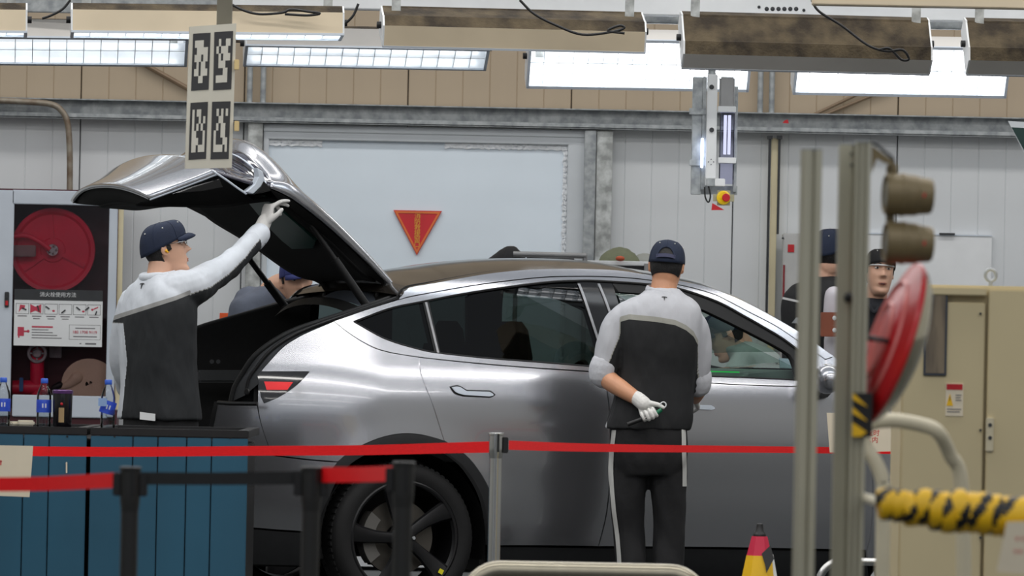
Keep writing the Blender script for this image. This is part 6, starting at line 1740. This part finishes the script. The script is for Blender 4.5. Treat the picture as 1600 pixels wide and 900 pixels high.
# ---------------------------------------------------------------- man standing at the car with his back to us
def near_man():
    Y = 31.22; yaw = R(-4)
    A = lambda x, y, dy=0.0: at(x, y, Y + dy)
    t = thing('person', 'man with back turned, navy cap on backwards strap, gloved hand behind him, beside the car', 'person', (A(1015, 900).x, Y, 0))
    rings = [(A(1037, 450, .03), .068, .07), (A(1036, 460, .02), .105, .085), (A(1034, 470, .01), .160, .10), (A(1032, 484, 0), .192, .112), (A(1031, 510, -.01), .196, .12), (A(1030, 545, -.01), .186, .122), (A(1027, 585, 0), .178, .120), (A(1021, 625, .0), .186, .125), (A(1015, 655, 0), .198, .132), (A(1011, 671, 0), .199, .134)]
    armL = [A(982, 492, 0), A(964, 508, -.01), A(953, 545, -.02), A(946, 578, -.02)]
    foreL = [A(947, 560, -.02), A(949, 590, -.04), A(972, 608, -.11), A(1000, 626, -.165)]
    armR = [A(1074, 496, .01), A(1088, 520, .03), A(1090, 560, .05), A(1088, 598, .08)]
    foreR = [A(1092, 585, .07), A(1090, 608, .10), A(1086, 618, .22), A(1086, 622, .30)]
    hipL, hipR = A(984, 700), A(1043, 700)
    def leg(x0, xs): return [A(x0, 690), A(xs[0], 735), A(xs[1], 780, .0), A(xs[2], 830, .01), A(xs[3], 890, .0), V((A(xs[4], 950).x, Y, .07))]
    LL, LR = leg(990, (984, 981, 984, 986, 987)), leg(1040, (1043, 1045, 1045, 1043, 1042))
    # body
    bm = B(); hm = head_mtx(A(1041, 421, .06), yaw + R(8), R(-22), R(3)); head_shape(bm, hm)
    limb(bm, [A(1036, 470, .02), A(1037, 452, .03), A(1039, 437, .045)], [.07, .062, .06], 16)
    torso(bm, rings[2:], yaw, scale=.80); limb(bm, armL, [.055, .05, .045, .042]); limb(bm, foreL, [.044, .046, .041, .030]); limb(bm, armR, [.055, .05, .045, .04]); limb(bm, foreR, [.042, .042, .038, .03])
    legs_for(bm, LL, LR, [.075, .07, .06, .05, .045, .04])
    solid('body', bm, skin, t, .006, 3)
    hair_shell(t, hm, -.05, .07, .25, .007); cap(t, hm, True, True)
    # shirt
    def ys(p): 
        x, y = pix(p)
        def li(pts, v):
            if v <= pts[0][0]: return pts[0][1]
            for (a, b), (c, d) in zip(pts, pts[1:]):
                if v <= c: return b + (d - b) * (v - a) / (c - a)
            return pts[-1][1]
        yb = li([(969, 503), (983, 499), (1025, 503), (1055, 508), (1072, 516), (1084, 526), (1091, 540)], x)
        xl = li([(496, 969), (525, 968), (550, 958), (565, 952), (590, 948)], y)
        xr = 1090.5
        s = max(yb - y, (xl - x) if y > 480 else -99, (x - xr) + 0.0)
        if max(xl - x if y > 480 else -99, x - xr) > 0: s = max(s, 9)
        return s * Y / F
    bm = B(); torso(bm, rings, yaw); limb(bm, armL, [.066, .070, .067, .064], 16); limb(bm, armR, [.066, .068, .064, .062], 16)
    sm = yoke_mat('two_tone_work_shirt', (202, 203, 208), (168, 167, 158), (30, 31, 33))
    sh = solid('shirt', bm, sm, t, .007, 5, .006, 8, ys)
    lg = mat('light_grey_shirt_cloth', (200, 201, 206), .85, bump=.2)
    bm = B(); limb(bm, [A(944, 572, -.02), A(942.5, 584, -.02)], [.069, .068], 18, 2); solid('cuff', bm, lg, t, .006, 3, .002, 20)
    bm = B(); limb(bm, [A(1091, 590, .075), A(1090.5, 600, .085)], [.066, .064], 18, 2); solid('cuff', bm, lg, t, .006, 3, .002, 20)
    bm = B(); pts = [A(1037, 455, .03) + yaw_r(yaw) * (.078 * math.cos(a)) + yaw_f(yaw) * (.08 * math.sin(a)) + V((0, 0, .012 * math.sin(a) - .01 * math.cos(a))) for a in [2 * math.pi * i / 24 for i in range(25)]]
    tube(bm, pts, .016, 8, (0, 0, 1), True, .5); obj('collar', bm, lg, sh)
    emblem(t, 1038, 467, .026, [sh], M['black'])
    # trousers
    bm = B(); torso(bm, [(A(1014, 650), .17, .115), (A(1014, 675), .178, .125), (A(1014, 700), .18, .13), (A(1014, 722), .172, .13), (A(1014, 742), .15, .11)], yaw)
    legs_for(bm, LL, LR, [.09, .092, .082, .076, .074, .078])
    tr = solid('trousers', bm, trm, t, .008, 5, .010, 7, None, .5, lambda c: c.z < .035)
    off = wloc(tr); bv = BVHTree.FromPolygons([v.co + off for v in tr.data.vertices], [tuple(p.vertices) for p in tr.data.polygons])
    for cx, side, pts in ((0, -1, [(958, 672), (955, 700), (953.5, 735), (955, 765), (958, 800), (963, 835), (966, 870), (967, 905)]), (0, 1, [(1069.5, 668), (1070, 700), (1071, 735), (1071, 760)])):
        rows = []
        for (x, y) in resample([V((*p,)) for p in pts], 24):
            r = []
            for dx in (-3.2, -1, 1, 3.2):
                h = bv.ray_cast(CAM, ray(x + (2 if side < 0 else -2) + dx, y).normalized())
                q = A(x + dx, y); 
                if h[0] is not None and abs(h[0].y - Y) < .3: q = h[0] + h[1] * .003
                r.append(q)
            rows.append(r)
        bm = B(); loft(bm, rows, False, False); o = obj('side_stripe', bm, steelgrey, tr, recalc=False)
    for p, dx in ((LL[-1], -.0), (LR[-1], 0)): shoe(t, p, yaw + R(4))
    # gloves
    bm = B(); Pm = hand(bm, A(1004, 628, -.180), V((.42, -.10, -.80)), V((.05, .95, -.1)), -1, [(1.25, 1.45, .8)] * 3 + [(1.3, 1.5, .8)], (.62, .80, -.10), .92, .02)
    limb(bm, [A(995, 622, -.155), A(1006, 631, -.18)], [.034, .035], 14, 2)
    solid('glove', bm, glovem, t, .0034, 2)
    bm = B(); hand(bm, A(1086, 622, .27), V((.1, .9, -.2)), V((.9, 0, .3)), 1, [.4, .45, .5, .5], (.8, .5, -.1), .95); solid('glove', bm, glovem, t, .005, 2)
    return t, Pm
nm, Pm = near_man()
Yt = 31.22
tt = thing('pen_light', 'black inspection tool with green band held behind the man\'s back', 'tool', at(1012, 660, Yt - .22))
bm = B(); tube(bm, [Pm(.070, -.118, -.030), Pm(.086, .028, -.026)], .0105, 12); obj('barrel', bm, M['black'], tt)
bm = B(); tube(bm, [Pm(.086, .028, -.026), Pm(.080, .068, -.026)], .010, 12); obj('green_band', bm, mat('green_grip', (20, 110, 74), .4), tt)
bm = B(); c = Pm(.062, .086, -.022); tube(bm, [c + V((math.cos(R(a)) * .013, 0, math.sin(R(a)) * .013)) for a in range(0, 361, 20)], .003, 8); obj('end_ring', bm, M['white'], tt)

# ---------------------------------------------------------------- man reaching up to the tailgate
def tailgate_man():
    Y = 30.75; yaw = R(50)
    A = lambda x, y, dy=0.0: at(x, y, Y + dy)
    t = thing('person', 'man in navy cap and glasses reaching up to hold the raised tailgate', 'person', (A(250, 900).x, Y, 0))
    f, r = yaw_f(yaw), yaw_r(yaw)
    rings = [(A(247, 427), .068, .07), (A(248, 438), .11, .09), (A(249, 450), .165, .11), (A(249, 466), .200, .125), (A(247, 490), .212, .135), (A(246, 525), .21, .138), (A(247, 565), .205, .138), (A(249, 605), .205, .14), (A(250, 640), .215, .15), (A(250, 656), .218, .152)]
    armR = [A(276, 456, -.06), A(300, 450, -.04), A(330, 432, .10), A(358, 414, .22), A(400, 372, .36)]
    armL = [A(212, 478, .10), A(198, 520, .13), A(194, 560, .15), A(200, 606, .24)]
    def leg(xs, dy): return [A(xs[0], 690, dy), A(xs[1], 760, dy), A(xs[2], 840, dy), A(xs[3], 900, dy), V((A(xs[3], 960).x, Y + dy, .07))]
    LL, LR = leg((232, 228, 226, 224), .10), leg((268, 270, 270, 268), -.06)
    hm = head_mtx(A(259, 393, .02), R(78), R(12), R(0))
    bm = B(); head_shape(bm, hm); limb(bm, [A(248, 446, 0), A(250, 430, 0), A(252, 414, .01)], [.072, .062, .06], 16)
    torso(bm, rings[2:], yaw, scale=.8); limb(bm, armR + [A(412, 360, .40)], [.06, .056, .05, .042, .034, .029]); limb(bm, armL + [A(215, 618, .42)], [.055, .05, .045, .035, .03])
    legs_for(bm, LL, LR, [.08, .07, .055, .048, .04])
    solid('body', bm, skin_pale, t, .005, 2)
    face_parts(t, hm); hair_shell(t, hm, -.055, .07, .18, .006); cap(t, hm, True, False)
    bm = B()
    for sx in (-1, 1):
        tube(bm, [hm @ V((sx * .033 + .024 * math.cos(R(a)), .098 - .012 * abs(math.cos(R(a))) * .4, .026 + .018 * math.sin(R(a)))) for a in range(0, 361, 24)], .0016, 6)
        tube(bm, [hm @ V((sx * .057, .094, .031)), hm @ V((sx * .076, .075, .032)), hm @ V((sx * .082, -.005, .032))], .0016, 6)
    tube(bm, [hm @ V((-.010, .104, .03)), hm @ V((.010, .104, .03))], .0016, 6)
    gls = obj('glasses', bm, M['steel'], t)
    bm = B(); ball(bm, hm @ V((.084, -.010, .004)), .007, 10, 8); tube(bm, [hm @ V((.080, -.010, .004)), hm @ V((.090, -.004, -.004))], .0045, 8); obj('ear_plug', bm, mat('yellow_foam', (240, 180, 30), .6), t)
    def ys(p):
        x, y = pix(p); P = [(150, 510), (187, 497), (275, 469), (300, 459), (329, 449), (358, 428), (384, 402), (398, 384), (412, 366)]
        yb = P[-1][1]
        for (a, b), (c, d) in zip(P, P[1:]):
            if a <= x <= c: yb = b + (d - b) * (x - a) / (c - a); break
        s = yb - y
        if y > 505 and x < 199 - abs(y - 565) * .10: s = max(s, 9)
        if x > 297: s = s if s < 0 else max(s, 9)          # no stripe on the sleeve
        return s * Y / F
    bm = B(); torso(bm, rings, yaw); limb(bm, armR, [.098, .088, .072, .060, .052], 16); limb(bm, armL, [.085, .075, .066, .055], 16)
    sh = solid('shirt', bm, yoke_mat('two_tone_work_jacket', (214, 219, 226), (158, 158, 156), (34, 37, 40), .02), t, .007, 5, .007, 8, ys)
    lg = mat('pale_grey_shirt_cloth', (212, 217, 224), .85, bump=.2)
    bm = B(); limb(bm, [A(396, 376, .35), A(405, 366, .37)], [.054, .053], 18, 2); solid('cuff', bm, lg, t, .006, 3)
    bm = B(); pts = [A(247, 431) + r * (.078 * math.cos(a)) + f * (.08 * math.sin(a)) + V((0, 0, .014 * math.sin(a))) for a in [2 * math.pi * i / 24 for i in range(25)]]
    tube(bm, pts, .020, 8, (0, 0, 1), True, .5); obj('collar', bm, lg, sh)
    emblem(t, 222, 447, .030, [sh], M['black'], R(-14))
    bm = B(); torso(bm, [(A(250, 640), .19, .13), (A(250, 665), .195, .135), (A(250, 695), .195, .135), (A(250, 720), .185, .13), (A(250, 740), .15, .11)], yaw)
    legs_for(bm, LL, LR, [.10, .09, .08, .076, .078])
    tr = solid('trousers', bm, trm, t, .009, 4, .008, 7, None, .5, lambda c: c.z < .035)
    bm = B(); mt = face_mtx(231, 650, Y - .175, R(-30)); k = Y / F; prism(bm, [(-14 * k, -5.5 * k), (14 * k, -7.5 * k), (14 * k, 3.5 * k), (-14 * k, 6 * k)], .004, mt); obj('white_patch', bm, M['white'], tr)
    bm = B(); obb(bm, at(268, 640, Y - .16), at(266, 668, Y - .16), .006, .022, (1, 0, 0)); obj('side_stripe', bm, steelgrey, tr)
    for p in (LL[-1], LR[-1]): shoe(t, p, yaw)
    bm = B(); hand(bm, A(413, 350, .405), V((.22, .1, .95)), V((-.80, -.55, .2)), -1, [(.75, .35, .2), (1.0, .4, .2), (1.2, .9, .5), (1.2, 1.2, .6)], (.75, .55, -.35), 1.0, .10)
    limb(bm, [A(408, 358, .395), A(414, 345, .41)], [.036, .034], 14, 2)
    solid('glove', bm, glovem, t, .0034, 2)
    return t
tm = tailgate_man()

# ---------------------------------------------------------------- people behind the car
def simple_person(label, Y, yaw, cx, rings, head, arms, cloth, trousers, floor_px=None, face=False, capcol=None, hair=True, seam=None, lean=None, open_mouth=False, brim=True):
    A = lambda x, y, dy=0.0: at(x, y, Y + dy)
    t = thing('person', label, 'person', (A(cx, 900).x, Y, 0))
    rg = [(A(*p), w, d) for p, w, d in rings]
    hc, hy, hp, hr = head
    hm = head_mtx(A(*hc), hy, hp, hr)
    base = rg[-1][0]
    bm = B(); head_shape(bm, hm); limb(bm, [rg[1][0], rg[0][0].lerp(hm.translation, .35), hm @ V((0, -.02, -.06))], [.065, .06, .058], 14)
    torso(bm, rg[1:], yaw, scale=.8)
    for a in arms: limb(bm, [A(*p) for p in a], [.05, .045, .04, .032][:len(a)])
    hip = V((base.x, base.y, base.z)); r = yaw_r(yaw)
    LL = [hip - r * .09, V((hip.x, hip.y, hip.z * .55)) - r * .10, V((hip.x, hip.y, .08)) - r * .10]; LR = [p + r * (.2 if i else .18) for i, p in enumerate(LL)]
    legs_for(bm, LL, LR, [.08, .055, .04])
    solid('body', bm, skin_pale, t, .006, 2)
    if face: face_parts(t, hm, open_mouth)
    if hair: hair_shell(t, hm, -.05, .07, .22, .006)
    if capcol: cap(t, hm, brim, False, capcol)
    bm = B(); torso(bm, rg, yaw)
    for a in arms: limb(bm, [A(*p) for p in a[:3]], [.075, .066, .06][:len(a)], 14)
    sh = solid('jacket' if seam else 'shirt', bm, cloth, t, .009, 5, .006, 8, seam)
    bm = B(); torso(bm, [(hip + V((0, 0, .08)), .17, .12), (hip, .175, .125), (hip - V((0, 0, .12)), .17, .12), (hip - V((0, 0, .18)), .14, .1)], yaw); legs_for(bm, LL, LR, [.09, .08, .075])
    solid('trousers', bm, trousers, t, .011, 4, .006, 7, None, .5, lambda c: c.z < .04)
    for p in (LL[-1], LR[-1]): shoe(t, p, yaw)
    return t, hm, sh
# bowed man beyond the boot
slate = mat('slate_blue_shirt', (92, 98, 112), .85, bump=.2, bscale=30)
bluecap = mat('blue_cap_cloth', (52, 60, 118), .75, bump=.1)
t3, h3, _ = simple_person('man in slate shirt and blue cap bowing his head beyond the open boot', 33.9, R(150), 425,
    [((430, 447), .07, .07), ((424, 456), .12, .10), ((418, 470), .18, .12), ((416, 495), .20, .13), ((416, 560), .19, .13), ((416, 640), .19, .13), ((416, 680), .19, .13)],
    ((464, 441, -.10), R(164), R(-10), R(8)), [[(388, 470), (382, 520), (392, 570), (420, 590, -.2)], [(448, 472), (462, 520, -.05), (468, 560, -.15), (470, 590, -.3)]], slate, trm, face=True, capcol=bluecap)
# man in black jacket seen from behind
jack = yoke_mat('black_jacket_cloth', (30, 31, 33), (210, 210, 210), (31, 32, 34), .011)
def jseam(p):
    x, y = pix(p); yb = 469 + (x - 1230) * .22
    return (yb - y) * 35.3 / F if x < 1262 else .05
t4, h4, s4 = simple_person('man in black jacket with white stripe turned away behind the aluminium posts', 35.2, R(22), 1278,
    [((1287, 432), .07, .07), ((1284, 440), .11, .09), ((1280, 452), .16, .11), ((1276, 470), .185, .125), ((1274, 510), .18, .13), ((1274, 570), .175, .13), ((1274, 650), .18, .13), ((1274, 690), .18, .13)],
    ((1297, 398), R(30), R(0), 0), [[(1250, 472), (1240, 505), (1240, 545), (1256, 575, .15)], [(1306, 474), (1312, 500, -.02), (1312, 540, .05), (1300, 560, .2)]], jack, trm, capcol=capm_, seam=jseam)
bm = B(); mt = face_mtx(1246, 503, 35.2 - .165, R(0), 0); k = 35.3 / F
prism(bm, [(-9 * k, -2 * k), (-2 * k, 7 * k), (8 * k, 5 * k), (9 * k, -1 * k), (2 * k, -7 * k), (-1 * k, -2 * k)], .004, mt); obj('sleeve_badge', bm, M['galv'], t4, smooth=False)
bm = B(); limb(bm, [at(1303, 462, 34.95), at(1302, 492, 34.95)], [.05, .055], 14); limb(bm, [at(1302, 530, 34.95), at(1302, 560, 34.95)], [.05, .05], 14); solid('pale_sleeve', bm, mat('pale_lilac_cloth', (204, 200, 206), .8), t4, .008, 4)
bx = thing('brown_carton', 'reddish brown carton carried behind the aluminium posts', 'box', at(1298, 526, 34.8))
bm = B(); pbox(bm, 1283, 488, 1312, 526, 34.75, .12, .003); obj('carton_body', bm, mat('red_brown_card', (150, 84, 60), .7), bx)
for yy in (497, 516):
    bm = B(); ball(bm, at(1304, yy, 34.748), .012, 10, 8, (1, .3, 1)); obj('white_dot', bm, M['white'], bx)
# man facing us
dark = mat('black_polo_cloth', (34, 36, 42), .85, bump=.2, bscale=30)
blackcap = mat('black_cap_cloth', (24, 24, 26), .8)
t5, h5, s5 = simple_person('man in black cap and shirt facing us between post and red mirror', 36.3, R(172), 1366,
    [((1368, 466), .07, .07), ((1367, 474), .12, .10), ((1366, 484), .17, .11), ((1364, 505), .19, .12), ((1363, 550), .185, .12), ((1362, 620), .18, .12), ((1362, 680), .18, .125)],
    ((1374, 429, -.03), R(170), R(3), R(-3)), [[(1332, 496), (1324, 540), (1322, 590), (1340, 620, -.2)], [(1396, 496), (1404, 540), (1404, 590), (1390, 620, -.2)]], dark, trm, face=True, capcol=blackcap, open_mouth=True, brim=False)
bm = B(); cc = h5 @ V((-.0, .108, .072)); pts = [h5 @ V((.076 * math.sin(R(a)), -.006 + .112 * math.cos(R(a)), .045)) for a in range(-70, 71, 10)]; tube(bm, pts, .004, 6, (0, 0, 1)); obj('cap_piping', bm, M['white'], t5)
bm = B(); prism(bm, [(-.022, .012), (.022, .012), (.014, .004), (.005, .004), (.003, -.018), (-.003, -.018), (-.005, .004), (-.014, .004)], .003, axis_mtx(h5 @ V((0, .098, .078)), h5.to_3x3() @ V((0, 1, .3)), h5.to_3x3() @ V((-1, 0, 0)))); obj('cap_emblem', bm, M['white'], t5, smooth=False)
bm = B(); tube(bm, smooth_poly([at(1358, 478, 36.18), at(1366, 488, 36.16), at(1374, 480, 36.17)], 5), .012, 8); obj('polo_collar', bm, dark, s5)
# man bending over the far front of the car
teal = mat('grey_teal_cloth', (150, 162, 158), .85, bump=.2, bscale=30)
t6, h6, _ = simple_person('man in pale jacket and navy cap bending beyond the car, seen through the front window', 34.6, R(-75), 1185,
    [((1150, 532), .07, .07), ((1157, 538), .12, .10), ((1167, 546), .17, .12), ((1180, 562), .18, .13), ((1192, 590), .18, .13), ((1200, 640), .18, .13), ((1202, 690), .18, .13)],
    ((1134, 526, -.06), R(-95), R(-30), R(0)), [[(1165, 560, -.12), (1150, 585, -.16), (1135, 600, -.18), (1110, 606, -.15)], [(1165, 560, .12), (1150, 585, .16), (1130, 600, .16)]], teal, trm, face=True, capcol=capm_)
